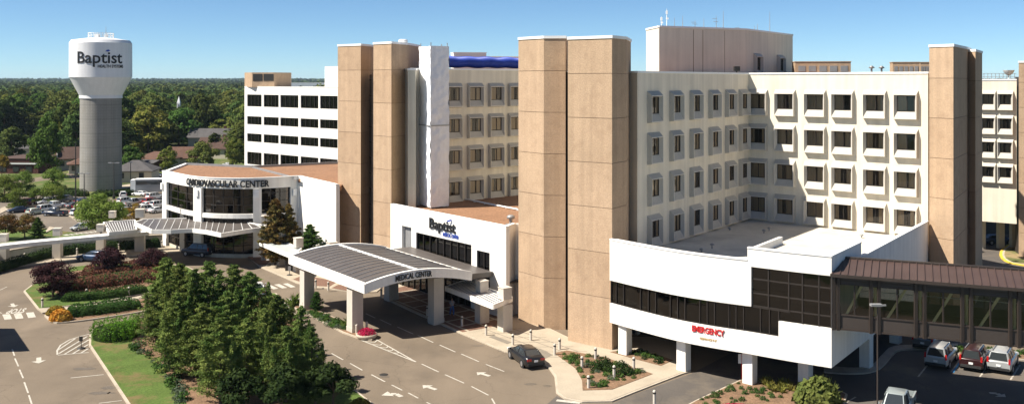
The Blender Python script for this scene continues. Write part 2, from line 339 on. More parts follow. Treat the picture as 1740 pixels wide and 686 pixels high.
# ================================================================ window units (shared meshes)
def ring(mb, outer, inner, y0, y1, mi=0):
    """four quads between two rectangles (x0,x1,z0,z1) at depths y0, y1"""
    def c(r, y): return [(r[0], y, r[2]), (r[1], y, r[2]), (r[1], y, r[3]), (r[0], y, r[3])]
    vs = c(outer, y0) + c(inner, y1)
    mb.add(vs, [(i, (i + 1) % 4, 4 + (i + 1) % 4, 4 + i) for i in range(4)], mi)
def hooded_window(w=1.8, h=1.65):
    a, b = w / 2, h / 2
    s = MB()
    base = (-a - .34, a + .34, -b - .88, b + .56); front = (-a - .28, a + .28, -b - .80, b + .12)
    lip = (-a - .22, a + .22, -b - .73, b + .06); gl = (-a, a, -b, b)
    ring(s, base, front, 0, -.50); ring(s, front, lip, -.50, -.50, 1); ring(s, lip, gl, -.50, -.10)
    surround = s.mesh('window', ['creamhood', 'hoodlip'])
    p = MB(); p.add([(-a, -.09, -b), (a, -.09, -b), (a, -.09, b), (-a, -.09, b)], [(0, 1, 2, 3)]); pane = p.mesh('pane', ['glass'])
    f = MB()
    for x0, x1, z0, z1 in ((-a, -a + .07, -b, b), (a - .07, a, -b, b), (-a + .07, a - .07, -b, -b + .07), (-a + .07, a - .07, b - .07, b)):
        f.box(((x0 + x1) / 2, -.11, (z0 + z1) / 2), (x1 - x0, .08, z1 - z0))
    f.box((a * .12, -.11, 0), (.06, .075, h - .14)); sash = f.mesh('sash', ['mullion'])
    bk = MB(); bk.add([(-a, -.012, -b), (a, -.012, -b), (a, -.012, b), (-a, -.012, b)], [(0, 1, 2, 3)]); back = bk.mesh('room_interior', ['winback'])
    curt = []
    for spans in (((-.95, -.25), (.45, .95)), ((-.95, .15),), ((-.1, .95),), ((-.95, -.4), (.0, .95)), ((-.95, .05), (.3, .95)), ((-.95, .95),), ((-.95, -.5), (.6, .95))):
        m_ = MB()
        for u0, u1 in spans:
            n = max(3, int((u1 - u0) * 12)); vs = []
            for k in range(n + 1):
                x = (u0 + (u1 - u0) * k / n) * a; y = -.035 - .015 * math.cos(k * math.pi)
                vs += [(x, y, -b + .05), (x, y, b - .02)]
            m_.add(vs, [(2 * k, 2 * k + 2, 2 * k + 3, 2 * k + 1) for k in range(n)], 0)
        curt.append(m_.mesh('curtain', ['curtain']) if spans else None)
    return surround, pane, sash, back, curt
HW = hooded_window()
def put_hooded(root, P, rz, z, unit=HW):
    surround, pane, sash, back, curt = unit
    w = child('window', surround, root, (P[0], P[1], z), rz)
    for nm, me in (('pane', pane), ('sash', sash), ('room_interior', back)): link(nm, me, (0, 0, 0), 0, w)
    c = random.choice(curt)
    if c: link('curtain', c, (0, 0, 0), 0, w)
    return w
def coping(mb, P, Q, z, w=.35, h=.16, over=.06, mi=0): mb.slab(P, Q, over, over - w, z, z + h, mi)

def stair_tower(root, poly, ztop, z0=0.0, pitch=4.0, label=None):
    """clad shaft: panels with recessed joints and a thin white coping"""
    s = MB(); z = ztop; core = inset(poly, .06)
    s.prism(core, z0, ztop - .1, 1)
    k = 0; zs = [ztop]
    while zs[-1] - pitch > z0 + 1: zs.append(zs[-1] - (pitch * .78 if k == 0 else pitch)); k += 1
    zs.append(z0)
    for a, b in zip(zs, zs[1:]): s.prism(poly, b + (.022 if b > z0 else 0), a - (0 if a == ztop else .022), random.choice((0, 2, 3)))
    o = part('stair_tower', s, ['tan', 'joint', 'tan_pale', 'tan_deep'], root, label)
    c = MB(); c.prism(inset(poly, -.07), ztop + .001, ztop + .26, 0); part('coping', c, ['cap'], o)
    return o
def back4(L_, K_, R_, dy): return [L_, K_, R_, (R_[0] + .1 * dy, R_[1] + dy), (L_[0] + .1 * dy, L_[1] + dy)]

# ================================================================ main hospital block
hosp = thing('hospital_building', (18, 95, 0), 'tall cream precast hospital block with rows of hooded windows and tan stair towers', 'hospital building')
V0 = AY(1064, 90.6); V1 = AY(1083, 88.9); V2 = A(1272, 14.5); V3 = A(1577, 16.5); V4 = AY(1608, 111)
ZT = 24.7
w = MB()
poly = [V0, V1, V2, V3, V4, AY(1500, 116.5), AY(1372, 129), AY(1350, 153), AY(1100, 153), AY(1085, 118)]
w.prism(poly, 0, ZT, 0); part('wall', w, ['cream'], hosp)
r = MB(); r.prism(inset(poly, .35), ZT + .01, ZT + .03, 0)
for P, Q in ((V0, V1), (V1, V2), (V2, V3), (V3, V4)): coping(r, P, Q, ZT + .002, .42, .20, .07, 1)
for k in range(4, 10): coping(r, poly[k], poly[(k + 1) % 10], ZT + .002, .3, .17, .04, 1)
part('roof', r, ['gravel', 'cap'], hosp)
zc = (21.6, 17.6, 13.6, 9.65)
aL, aR = ang(V1, V2), ang(V2, V3)
for px in (1110, 1147, 1180.5, 1212, 1239.5, 1262):
    P = onwall(V1, V2, px)
    for z in zc: put_hooded(hosp, P, aL, z)
for px in (1288, 1334.5, 1385.5, 1432.5, 1487, 1540):
    P = onwall(V2, V3, px)
    for z in zc: put_hooded(hosp, P, aR, z)
# back wing between the stair towers
W1 = AY(697, 113.9); W2 = AY(894, 126.2); ZB = 25.3
w = MB(); pb = [W1, W2, AY(930, 129), AY(930, 141), AY(690, 141), AY(672, 120)]
w.prism(pb, 0, ZB, 0); w.prism([AY(930, 128.9), AY(1120, 119), AY(1120, 141), AY(930, 141.2)], 0, 24.2, 0)
part('wall', w, ['cream'], hosp)
r = MB(); r.prism(inset(pb, .35), ZB + .01, ZB + .03, 0)
for k in range(6): coping(r, pb[k], pb[(k + 1) % 6], ZB + .002, .4, .2, .07, 1)
part('roof', r, ['gravel', 'cap'], hosp)
aB = ang(W1, W2)
for px in (770, 806.5, 842, 875):
    P = onwall(W1, W2, px)
    for z in (22.3, 18.35, 14.4, 10.45): put_hooded(hosp, P, aB, z)
s = MB(); s.prism([AY(693, 111.6), AY(706, 111.9), AY(709, 116), AY(693, 117)], 0, 25.2, 0); s.prism(inset([AY(693, 111.6), AY(706, 111.9), AY(709, 116), AY(693, 117)], -.06), 25.201, 25.4, 1)
part('corner_pier', s, ['greywall', 'cap'], hosp)
s = MB(); s.prism([AY(652, 114), AY(703, 113), AY(720, 121), AY(660, 121)], 26.0, 28.2, 0)
# pairs of stair towers
TA = stair_tower(hosp, back4(AY(574, 123.5), AY(613, 120.5), AY(629.5, 123.5), 8), 28.45, label='west stair tower clad in tan panels beside the white block')
TB = stair_tower(hosp, back4(AY(634.5, 115.4), AY(665, 112.6), AY(693, 116.5), 8), 28.4)
TC = stair_tower(hosp, back4(AY(881, 94.3), AY(924, 91.0), AY(961, 90.8), 6), 28.05)
TD = stair_tower(hosp, [AY(965, 86.6), AY(1040, 83.6), AY(1064, 86.2), AY(1072, 92), AY(985, 94)], 27.75)
TE = stair_tower(hosp, [AY(1579, 95.3), AY(1620, 93), AY(1642.5, 101), AY(1650, 106), AY(1600, 106)], 27.35)
TF = stair_tower(hosp, [AY(1645, 102.4), AY(1657.5, 101.2), AY(1669, 108), AY(1660, 113), AY(1640, 113)], 27.1)
for P, Q in ((AY(628, 122.4), AY(637, 118.5)), (AY(959, 91.6), AY(968, 90.4))):
    s = MB(); s.slab(P, Q, 0, -1.2, 0, 24.8, 0); o = part('slot_window', s, ['slot'], hosp)
    s = MB()
    for z in range(2, 25, 2): s.slab(P, Q, .04, 0, z, z + .12, 0)
    part('frame', s, ['mullion'], o)
s = MB(); s.lathe([(.5, 0), (.5, .3), (.56, .32), (.56, .62), (.4, .7)], (*AY(685, 117), 28.4), 16); part('roof_vent', s, ['cap'], hosp)
# penthouse
p0, p1, p2, p3 = AY(1098, 121), AY(1120, 114.5), AY(1268, 121), AY(1347, 136)
pent = [p0, p1, p2, p3, AY(1340, 150), AY(1105, 150)]
s = MB(); s.prism(pent, 24.74, 30.45, 0)
ph = part('penthouse', s, ['cream'], hosp)
s = MB()
for k in range(6): coping(s, pent[k], pent[(k + 1) % 6], 30.452, .4, .22, .08, 0)
s.prism(inset(pent, .4), 30.455, 30.47, 0); part('coping', s, ['cap'], ph)
s = MB()
for px in (1178, 1194, 1231): 
    P = onwall(p1, p2, px); s.slab(P, lerp(P, p2, .006), .03, 0, 25, 30.3)
part('panel_joint', s, ['joint'], ph)
for px in (1286, 1325):
    P = onwall(p2, p3, px)
    o = put_hooded(hosp, P, ang(p2, p3), 26.2)
# low deck in front of the wings
deck = [AY(1040, 84.4), V1, V2, V3, AY(1580, 95.6), A(1470, 20.4), A(1300, 20.6), A(1160, 20.1)]

# ================================================================ emergency wing
er = thing('emergency_wing', (16, 78, 0), 'low white stucco wing on square columns with a dark ribbon window and red EMERGENCY lettering', 'building')
fr = [A(1036, 19.3), A(1095, 20.1), A(1153, 20.8), A(1212, 21.35), A(1270, 21.8), A(1341, 22.4), A(1413, 22.95)]
# denser smooth front
def dens(pts, n=4):
    out = []
    for i in range(len(pts) - 1):
        p0_ = pts[max(i - 1, 0)]; p1_, p2_ = pts[i], pts[i + 1]; p3_ = pts[min(i + 2, len(pts) - 1)]
        for k in range(n):
            t = k / n
            out.append(tuple(.5 * ((2 * p1_[j]) + (-p0_[j] + p2_[j]) * t + (2 * p0_[j] - 5 * p1_[j] + 4 * p2_[j] - p3_[j]) * t * t + (-p0_[j] + 3 * p1_[j] - 3 * p2_[j] + p3_[j]) * t ** 3) for j in range(2)))
    out.append(pts[-1]); return out
FR = dens(fr, 4)     # 25 points; index 16 = px 1270, 20 = px 1341
SC, SE = A(1463.5, 21.1), AY(1577, 95.1)
def backline(d):     # inner line behind the front
    o = []
    for i, p in enumerate(FR):
        q = FR[min(i + 1, len(FR) - 1)]; pr = FR[max(i - 1, 0)]
        o.append(off(pr, q, p, -d))
    return o
BK = backline(.9); GLS = backline(.22); GB = backline(.45)
def bandpoly(a, b, front, back): return front[a:b + 1] + back[a:b + 1][::-1]
n = len(FR) - 1
s = MB()
s.prism(bandpoly(0, n, FR, BK), 2.75, 4.45, 0)                                    # lower white band
s.prism(bandpoly(19, n, FR, BK), 4.451, 5.65, 0)                                  # raised white panel
s.prism(bandpoly(0, 16, FR, BK), 6.45, 10.0, 0)                                    # upper left band
s.prism(bandpoly(16, n, FR, BK), 9.55, 10.95, 0)                                   # band above glass block
# side wall, mass under the deck
s.prism([FR[-1], SC, AY(1455, 77.2), off(FR[-1], SC, BK[-1], 0)], 2.75, 10.95, 0)
s.prism([SC, SE, AY(1570, 95.6), AY(1454, 76.6)], 2.75, 9.75, 0)
part('wall', s, ['white'], er)
s = MB(); s.prism(GB[0:n + 1] + [AY(1452, 77.2), AY(1568, 95.0), V3, lerp(V3, V2, .02), V2, V1, AY(1066, 86.0)], 2.78, 4.4, 0); part('soffit', s, ['greywall'], er)
s = MB()
inner = backline(.88)
s.prism(inner + [AY(1452.5, 77.0), AY(1569, 95.2), (V3[0] - .05, V3[1] - .1), (V2[0] - .05, V2[1] - .1), (V1[0], V1[1] - .15), AY(1066, 86.0)], 7.0, 7.75, 0)
part('roof', s, ['roofwhite'], er)
# raised roof over the glass block
L0, R0 = A(1324, 20.2), A(1462, 21.2)
s = MB(); blk = [BK[16], BK[20], BK[24], R0, lerp(R0, L0, .5), L0]
s.prism([FR[16]] + [inner[k] for k in range(16, 25)] + [AY(1454, 76.9), lerp(AY(1454, 76.9), L0, .33), lerp(AY(1454, 76.9), L0, .66), L0], 7.76, 10.3, 0)
part('roof', s, ['roofwhite'], er)
s = MB(); s.prism([FR[16], off(FR[16], L0, FR[16], .3), off(FR[16], L0, L0, .3), L0], 6.46, 10.9, 0)
part('parapet', s, ['white'], er)
# coping lines
s = MB()
for i in range(n):
    z = 10.0 if i < 16 else 10.95
    s.prism([off(FR[i], FR[i + 1], FR[i], .05), off(FR[i], FR[i + 1], FR[i + 1], .05), off(FR[i], FR[i + 1], FR[i + 1], -.3), off(FR[i], FR[i + 1], FR[i], -.3)], z + .002, z + .10)
for P, Q, z in ((FR[-1], SC, 10.95), (SC, SE, 9.75)): coping(s, P, Q, z + .003, .35, .10, .05)
part('coping', s, ['cap'], er)
# ribbon window
s = MB(); s.prism(bandpoly(0, 20, GLS, backline(.30)), 4.46, 6.44, 0); s.prism(bandpoly(16, 24, GLS, backline(.30)), 6.445, 9.54, 0); s.prism(bandpoly(20, 24, GLS, backline(.30)), 5.66, 6.44, 0)
rw = part('ribbon_window', s, ['glassdark'], er)
s = MB()
def post(mb, t, z0, z1, wd=.07):
    i = min(int(t), n - 1); P = lerp(FR[i], FR[i + 1], t - i); Q = lerp(P, FR[i + 1], .2) if t < n else P
    a = ang(FR[i], FR[i + 1]); q = off(FR[i], FR[i + 1], P, -.20); mb.box((q[0], q[1], (z0 + z1) / 2), (wd, .16, z1 - z0), a)
for k in range(24): 
    if k % 4 != 3: post(s, k * 19.8 / 23 + .02, 4.46, 6.44)
for t in (16.05, 18.0, 19.9, 21.1, 22.5, 23.9): post(s, t, 6.45, 9.54, .10)
for t in (21.1, 22.5, 23.9): post(s, t, 5.66, 6.5, .10)
for z, a_, b_ in ((7.45, 16, 24), (8.55, 16, 24), (6.46, 16, 24)):
    for i in range(a_, b_):
        P, Q = FR[i], FR[i + 1]; s.slab(P, Q, -.14, -.28, z, z + .10)
for i in range(20):
    for z in (4.455, 6.38): s.slab(FR[i], FR[i + 1], -.15, -.28, z, z + .06)
part('frame', s, ['mullion'], rw)
# rooms behind the glass: floor slabs and a back wall
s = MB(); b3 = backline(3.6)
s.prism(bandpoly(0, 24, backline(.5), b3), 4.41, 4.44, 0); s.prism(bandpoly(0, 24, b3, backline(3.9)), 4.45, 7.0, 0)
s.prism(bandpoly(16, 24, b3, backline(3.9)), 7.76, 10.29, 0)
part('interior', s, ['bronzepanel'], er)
s = MB()
for t, z in ((19.3, 4.5), (22.2, 7.8), (23.2, 7.5)):
    P = off(FR[0], FR[-1], FR[int(t)], -1.4); s.box((P[0], P[1], z + .5), (.9, .5, 1.0), .6)
part('desk', s, ['steel'], er)
# columns
cm = MB(); cm.box((0, 0, 1.375), (.85, .85, 2.75)); colm = cm.mesh('column', ['white'])
for (px, py) in ((1063, 605), (1163, 632), (1276, 656), (1371, 661)):
    g_ = G(px, py); child('column', colm, er, (g_[0], g_[1] + .35, 0), aR)
for px, Y in ((1472, 78.8), (1522, 86.4)): child('column', colm, er, (*AY(px, Y), 0), aR)
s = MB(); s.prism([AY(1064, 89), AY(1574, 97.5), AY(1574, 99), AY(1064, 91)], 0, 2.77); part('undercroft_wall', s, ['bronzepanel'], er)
# lettering
def along(t0):
    i = int(t0); return lerp(FR[i], FR[i + 1], t0 - i)
def tpx(px):
    for i in range(n):
        a_, b_ = FR[i][0] / FR[i][1] * F + CX, FR[i + 1][0] / FR[i + 1][1] * F + CX
        if a_ <= px <= b_: return i + (px - a_) / (b_ - a_)
s = MB(); P, Q = along(tpx(1176)), along(tpx(1231)); d = ((Q[0] - P[0]) / dist(P, Q), (Q[1] - P[1]) / dist(P, Q))
place_text(s, 'EMERGENCY', P, d, 3.83, dist(P, Q), .46, .07, 0, .02, .03); part('sign_lettering', s, ['red'], er, 'red EMERGENCY lettering')
s = MB(); P, Q = along(tpx(1189)), along(tpx(1218)); place_text(s, "CLEARANCE 9'-6\"", P, d, 3.28, dist(P, Q), .17, .03, 0, .005, .02); part('sign_lettering', s, ['gold'], er, "small tan lettering giving the clearance height")
# vents on the deck
for px, py, h_ in ((1210, 422, .45), (1192, 428, .25), (1240, 391, .2), (1298, 396, .3), (1307, 392, .35), (1466, 391, .9), (1464, 404, .3)):
    x_, y_ = G(px, py, 7.75); z_ = 10.3 if px > 1600 else 7.75
    s = MB(); h_ *= .7; s.tube([(x_, y_, z_), (x_, y_, z_ + h_)], .08, 8); s.lathe([(.1, 0), (.2, .04), (.2, .12), (.07, .2)], (x_, y_, z_ + h_), 10)
    solo('roof_vent', s, ['greymetal'], {1210: 'small dark vent cap on the sunlit white deck nearest the ribbon window', 1192: 'short dark vent on the deck behind the low parapet', 1240: 'flat vent cap in the shade under the hooded windows', 1298: 'low vent beside a taller one in the shaded corner of the deck', 1307: 'taller of the two vents in the shaded corner of the deck', 1466: 'round ventilator standing on the white deck by the cream wall', 1464: 'short vent near the round ventilator on the white deck'}[px], 'roof vent')

# ================================================================ entrance pavilion
pav = thing('entrance_pavilion', (-7, 103, 0), 'white stucco entrance building with black and blue lettering above a long dark window', 'building')
E0, E1, E2 = AY(663.5, 111.6), AY(860, 94.4), AY(876, 96.4)
E3 = AY(800, 126); E4 = AY(705, 115)
s = MB(); full = [E0, E1, E2, AY(893, 96.5), AY(893, 126), W1, AY(690, 113.2), AY(664, 113.0)]
def wall_open(mb, P, Q, z0, z1, holes, th=.45):
    """wall P->Q with rectangular openings (px0, px1, zlo, zhi) cut through"""
    xs = []
    for a_, b_, lo, hi in holes: xs.append((dist(P, onwall(P, Q, a_)), dist(P, onwall(P, Q, b_)), lo, hi))
    L_ = dist(P, Q); cur = 0
    def sl(u0, u1, a_, b_):
        if u1 - u0 > .001 and b_ - a_ > .001: mb.slab(lerp(P, Q, u0 / L_), lerp(P, Q, u1 / L_), 0, -th, a_, b_)
    for u0, u1, lo, hi in sorted(xs): sl(cur, u0, z0, z1); sl(u0, u1, z0, lo); sl(u0, u1, hi, z1); cur = u1
    sl(cur, L_, z0, z1)
holes = [(683, 699, 3.5, 7.15), (707, 801, 4.55, 6.75), (810, 832, 1.0, 6.35), ]
wall_open(s, E0, E1, 3.6, 9.35, [(a, b, max(lo, 3.6), hi) for a, b, lo, hi in holes])
wall_open(s, E0, E1, 0, 3.599, [(672, 800, 0, 3.3), (810, 832, 1.0, 3.599)])
s.slab(E1, E2, 0, -.4, 0, 9.35)
e1b = off(E0, E1, E1, -.45)
s.slab(E2, AY(893, 96.5), 0, -.4, 0, 9.35)
part('wall', s, ['white'], pav)
s = MB(); s.prism([off(E0, E1, E0, -.46), off(E0, E1, lerp(E0, E1, .985), -.46), AY(874, 97.2), AY(892.5, 97.2), AY(892.5, 125.6), (W1[0] + .1, W1[1] - .1), AY(692, 113.3)], 8.5, 8.85, 0)
part('roof', s, ['gravel'], pav)
s = MB(); coping(s, E0, E1, 9.352, .5, .07, .03); coping(s, E1, E2, 9.353, .4, .07, .03); part('coping', s, ['cap'], pav)
def glazed(root, P, Q, px0, px1, z0, z1, nv, zbars=(), g='glassdark', inset_=.18, wd=.09, nm='window', backd=2.5):
    a_, b_ = onwall(P, Q, px0), onwall(P, Q, px1)
    s = MB(); s.slab(a_, b_, -inset_ - .05, -inset_ - .07, z0, z1); wv = part(nm, s, [g], root)
    f = MB(); L_ = dist(a_, b_)
    for k in range(nv + 1):
        t = k / nv; c = lerp(a_, b_, min(max(t, wd / 2 / L_), 1 - wd / 2 / L_)); c = off(a_, b_, c, -inset_)
        f.box((c[0], c[1], (z0 + z1) / 2), (wd, .14, z1 - z0), ang(a_, b_))
    for z in list(zbars) + [z0 + .05, z1 - .05]: f.slab(a_, b_, -inset_ + .06, -inset_ - .04, z - wd / 2, z + wd / 2)
    part('frame', f, ['mullion'], wv); return wv
glazed(pav, E0, E1, 707, 801, 4.55, 6.75, 8); glazed(pav, E0, E1, 810, 832, 1.0, 6.35, 2, (3.5,)); glazed(pav, E0, E1, 672, 800, 0, 3.3, 12, (2.3,), nm='entrance_glazing')
s = MB(); a_, b_ = onwall(E0, E1, 683), onwall(E0, E1, 699); s.slab(a_, b_, -.38, -.44, 3.6, 7.15); part('recess', s, ['greymetal'], pav)
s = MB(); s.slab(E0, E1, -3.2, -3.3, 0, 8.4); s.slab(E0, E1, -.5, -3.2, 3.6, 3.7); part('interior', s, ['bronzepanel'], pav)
s = MB(); P, Q = onwall(E0, E1, 730), onwall(E0, E1, 775); d = ((Q[0] - P[0]) / dist(P, Q), (Q[1] - P[1]) / dist(P, Q))
place_text(s, 'Baptist', P, d, 7.62, dist(P, Q), 1.12, .10, 0, .018, .05); part('sign_lettering', s, ['black'], pav, 'black Baptist lettering')
s = MB(); P, Q = onwall(E0, E1, 753), onwall(E0, E1, 780); place_text(s, 'MEDICAL CENTER', P, d, 7.05, dist(P, Q), .36, .05, 0, .02, .03)
P = onwall(E0, E1, 763.5); s.bar((P[0] - .2, P[1] - .25, 8.80), (P[0] + .25, P[1] - .45, 8.95), .10, .18)
part('sign_lettering', s, ['blueletter'], pav, 'small blue MEDICAL CENTER lettering')
# roof vent fan by the tower, white pipe on roof, slim parapet pipe
s = MB(); q = G(868, 384, 8.85); s.tube([(q[0], q[1], 8.85), (q[0], q[1], 9.7)], .18, 10); s.lathe([(.25, 0), (.42, .06), (.42, .3), (.2, .42)], (q[0], q[1], 9.6), 14); s.box((q[0], q[1], 8.97), (.9, .7, .24), .4)
solo('roof_fan', s, ['greymetal'], 'small metal exhaust fan on the brown gravel roof beside the tan tower', 'exhaust fan')
s = MB(); a_, b_ = G(838, 349, 8.9), G(880, 357, 8.9); c_ = G(790, 339, 8.9)
s.tube([(*c_, 9.0), (*a_, 9.0), (*b_, 9.0)], .10, 8); 
for t in np.linspace(0, 1, 6): q = lerp(c_, b_, t); s.box((q[0], q[1], 8.9), (.3, .3, .12))
solo('roof_pipe', s, ['cap'], 'white pipe running across the brown gravel roof', 'pipe')

# scaffold wrapped in sheeting
def fabric(mb, P, Q, z0, z1, nx, nz, seed):
    rr = np.random.default_rng(seed); g = rr.normal(0, 1, (nz + 3, nx + 3)); g = (g[:-2, :-2] + g[1:-1, :-2] + g[:-2, 1:-1] + g[1:-1, 1:-1]) / 2
    vs = []
    for j in range(nz + 1):
        for i in range(nx + 1):
            t = i / nx; p = lerp(P, Q, t); edge = min(t, 1 - t) * 2
            lift = .5 + .5 * abs(math.sin((z0 + (z1 - z0) * j / nz) * math.pi / 9.6))
            o = g[j, i] * (.04 if 0 < i < nx else .045) + .20 * math.sin(t * math.pi) * (lift - .35); q = off(P, Q, p, o)
            vs.append((q[0], q[1], z0 + (z1 - z0) * j / nz + (g[j, i] * .02)))
    mb.add(vs, [(j * (nx + 1) + i, j * (nx + 1) + i + 1, (j + 1) * (nx + 1) + i + 1, (j + 1) * (nx + 1) + i) for j in range(nz) for i in range(nx)], 0, True)
sa, sb_, sc_, sd = AY(712, 115), AY(731.5, 111.2), AY(763, 112.9), AY(752, 117.2)
wr = thing('wrapped_scaffold', (*sb_, 8.9), 'tall scaffold wrapped in wrinkled white sheeting standing on the brown gravel roof', 'scaffold')
s = MB()
for k, (P, Q) in enumerate(((sa, sb_), (sb_, sc_), (sc_, sd), (sd, sa))): fabric(s, P, Q, 9.0, 28.1 - .2 * k * 0, 12, 70, k)
s.sheet([sa, sb_, sc_, sd], 28.0); part('sheeting', s, ['tarp'], wr)
s = MB()
for q in (sa, sb_, sc_, sd): q2 = lerp(q, lerp(sa, sc_, .5), .12); s.tube([(*q2, 8.86), (*q2, 28.5)], .06, 6)
part('pole', s, ['greymetal'], wr)
s = MB(); z_ = 18.6
for P, Q in ((sa, sb_), (sb_, sc_)): s.slab(P, Q, .14, .08, z_, z_ + .12)
part('strap', s, ['greymetal'], wr)

# blue tube along the roof edge
a_, b_ = onwall(W1, W2, 757), onwall(W1, W2, 892)
s = MB(); N_ = 420; pts = []; rad = []
for k in range(N_ + 1):
    t = k / N_; q = lerp(a_, b_, t); q = off(W1, W2, q, -.9); pts.append((q[0], q[1], 26.35 + .05 * math.sin(k * .06))); rad.append(.68 + (.05, .03, -.03, -.05, -.02, .03)[k % 6] + .02 * math.sin(k * .04))
s.tube(pts, rad, 14); solo('debris_tube', s, ['bluetube'], 'long ribbed blue tube lying along the roof edge behind the wrapped scaffold', 'tube')
# rooftop plant
def ac_unit(px, Y, z, w_, d_, h_, label, rz=.5, m='cap'):
    x_, y_ = AY(px, Y); t_ = thing('rooftop_unit', (x_, y_, z), label, 'air handling unit')
    s = MB(); s.box((x_, y_, z + h_ / 2 + .2), (w_, d_, h_ - .02), rz); s.box((x_, y_, z + .1), (w_ * .92, d_ * .9, .2), rz); s.box((x_, y_, z + h_ + .25), (w_ + .12, d_ + .12, .10), rz); part('casing', s, [m], t_)
    s = MB(); cs, sn = math.cos(rz), math.sin(rz)
    for k in range(5):
        u = (k - 2) / 5 * w_ * .95; s.box((x_ + u * cs + (d_ / 2 + .02) * sn, y_ + u * sn - (d_ / 2 + .02) * cs, z + h_ * .55), (w_ * .13, .05, h_ * .5), rz)
    part('louvre', s, ['greymetal'], t_); return t_
ac_unit(796, 133, 25.34, 4.6, 3, 2.3, 'white air unit with louvres behind the blue tube, nearer the scaffold', .2)
ac_unit(846, 134, 25.34, 7.0, 3, 1.75, 'long pale air unit behind the blue tube, nearer the tan tower', .15)
ac_unit(1395, 128, 24.73, 7.2, 3, 1.55, 'brown metal air unit on the roof beside the penthouse', -.15, 'tan')
ac_unit(1537, 121, 24.73, 3.2, 2, 1.35, 'small tan air unit on the roof near the right-hand stair tower', -.2, 'tan')
ac_unit(1572, 124, 24.73, 1.6, 2, 1.4, 'narrow tan housing on the roof against the stair tower', -.2, 'tan')
# antennas on the penthouse
AL = {1124: 'short white antenna at the corner of the penthouse roof', 1133: 'tall mast with white camera heads at the penthouse corner', 1146: 'thin whip antenna third along the penthouse roof edge', 1160: 'thin plain rod antenna left of the cross-shaped aerial', 1181: 'cross-shaped aerial with short arms on the penthouse roof', 1196: 'thin plain rod antenna right of the cross-shaped aerial', 1217: 'rod antenna with a short side arm mid penthouse', 1229: 'tallest thin whip antenna mid penthouse roof', 1255: 'low yagi aerial near the penthouse middle corner', 1282: 'short stub antenna beside another past the middle corner', 1287: 'second stub antenna past the middle corner', 1308: 'tall whip antenna near the far end of the penthouse'}
for px, hh in ((1124, 1.5), (1133, 2.5), (1146, 1.4), (1160, 1.7), (1181, 1.2), (1196, 1.5), (1217, 1.9), (1229, 2.6), (1255, .6), (1282, .9), (1287, 1.2), (1308, 3.1)):
    x_, y_ = AY(px, 117.5 + max(0, px - 1133) * .055 + max(0, px - 1270) * .1)
    s = MB(); z_ = 30.47; s.tube([(x_, y_, z_), (x_, y_, z_ + hh)], [.055, .02], 6)
    if px in (1124, 1133): s.box((x_, y_, z_ + hh * .8), (.2, .2, .4)); s.box((x_ + .06, y_, z_ + hh * .5), (.26, .2, .22)); s.tube([(x_, y_, z_), (x_, y_, z_ + hh * .9)], .05, 6)
    if px in (1181, 1255, 1217): s.bar((x_ - .5, y_, z_ + hh * .8), (x_ + .2, y_ + .3, z_ + hh * .8), .05); s.bar((x_ - .4, y_ - .2, z_ + hh * .6), (x_ + .3, y_ + .2, z_ + hh * .6), .05)
    s.box((x_, y_, z_ + .05), (.3, .3, .1))
    solo('antenna', s, ['cap' if px in (1124, 1133) else 'greymetal'], AL[px], 'antenna', 'antennas on the penthouse roof')
s = MB(); q = off(V1, V2, onwall(V1, V2, 1256), -.3); s.box((q[0], q[1], 25.35), (.75, .25, .55), .3); s.box((q[0], q[1], 25.0), (.12, .12, .5)); solo('floodlight', s, ['darkmetal'], 'dark floodlight on the roof edge where the two cream wings meet', 'floodlight')
for px, Y in ((1481, 118), (1498, 119)):
    s = MB(); x_, y_ = AY(px, Y); s.tube([(x_, y_, 24.73), (x_, y_, 25.6)], .12, 8); s.lathe([(.15, 0), (.4, .08), (.1, .35)], (x_, y_, 25.5), 10)
    solo('roof_vent', s, ['greymetal'], 'mushroom vent on the hospital roof, wider of the pair' if px == 1481 else 'mushroom vent on the hospital roof nearer the stair tower', 'roof vent')

# ================================================================ rear wing far right
rw_ = thing('rear_wing', (*AY(1700, 131), 0), 'cream building with small hooded windows and a tan stair tower beyond the skywalk', 'building')
G0, G1 = AY(1640, 133), AY(1727.5, 129.2)
s = MB(); s.prism([G0, G1, (G1[0] + .5, G1[1] + 18), (G0[0], G0[1] + 18)], 4.35, 24.0, 0); part('wall', s, ['cream'], rw_)
s = MB(); coping(s, G0, G1, 24.002, .4, .2, .07); s.prism(inset([G0, G1, (G1[0] + .5, G1[1] + 18), (G0[0], G0[1] + 18)], .2), 24.003, 24.1); part('roof', s, ['cap'], rw_)
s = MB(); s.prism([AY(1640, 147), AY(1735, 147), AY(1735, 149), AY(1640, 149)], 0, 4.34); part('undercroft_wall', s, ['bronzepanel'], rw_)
for px in (1668, 1700, 1722): s = MB(); s.box((*AY(px, 135), 2.17), (.8, .8, 4.33)); part('column', s, ['greywall'], rw_)
HW2 = hooded_window(1.35, 1.35)
for px in (1679, 1708.5):
    for z in (21.4, 18.05, 14.75, 11.35): put_hooded(rw_, onwall(G0, G1, px), ang(G0, G1), z, HW2)
stair_tower(rw_, [AY(1731, 128), AY(1760, 127), AY(1775, 135), AY(1735, 136)], 26.4, pitch=3.4)
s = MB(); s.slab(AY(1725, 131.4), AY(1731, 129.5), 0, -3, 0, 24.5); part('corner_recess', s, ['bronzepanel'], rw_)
s = MB(); x_, y_ = AY(1714, 137); s.lathe([(.1, 0), (.5, .25), (.8, .8)], (x_, y_, 24.7), 14); s.tube([(x_, y_, 24.1), (x_, y_, 24.9)], .07, 6); solo('satellite_dish', s, ['cap'], 'white satellite dish on the roof of the far cream building', 'satellite dish')
s = MB()
for k in range(9): 
    P = AY(1672 + k * 6.5, 133); s.bar((*P, 24.1), (*P, 25.0), .05)
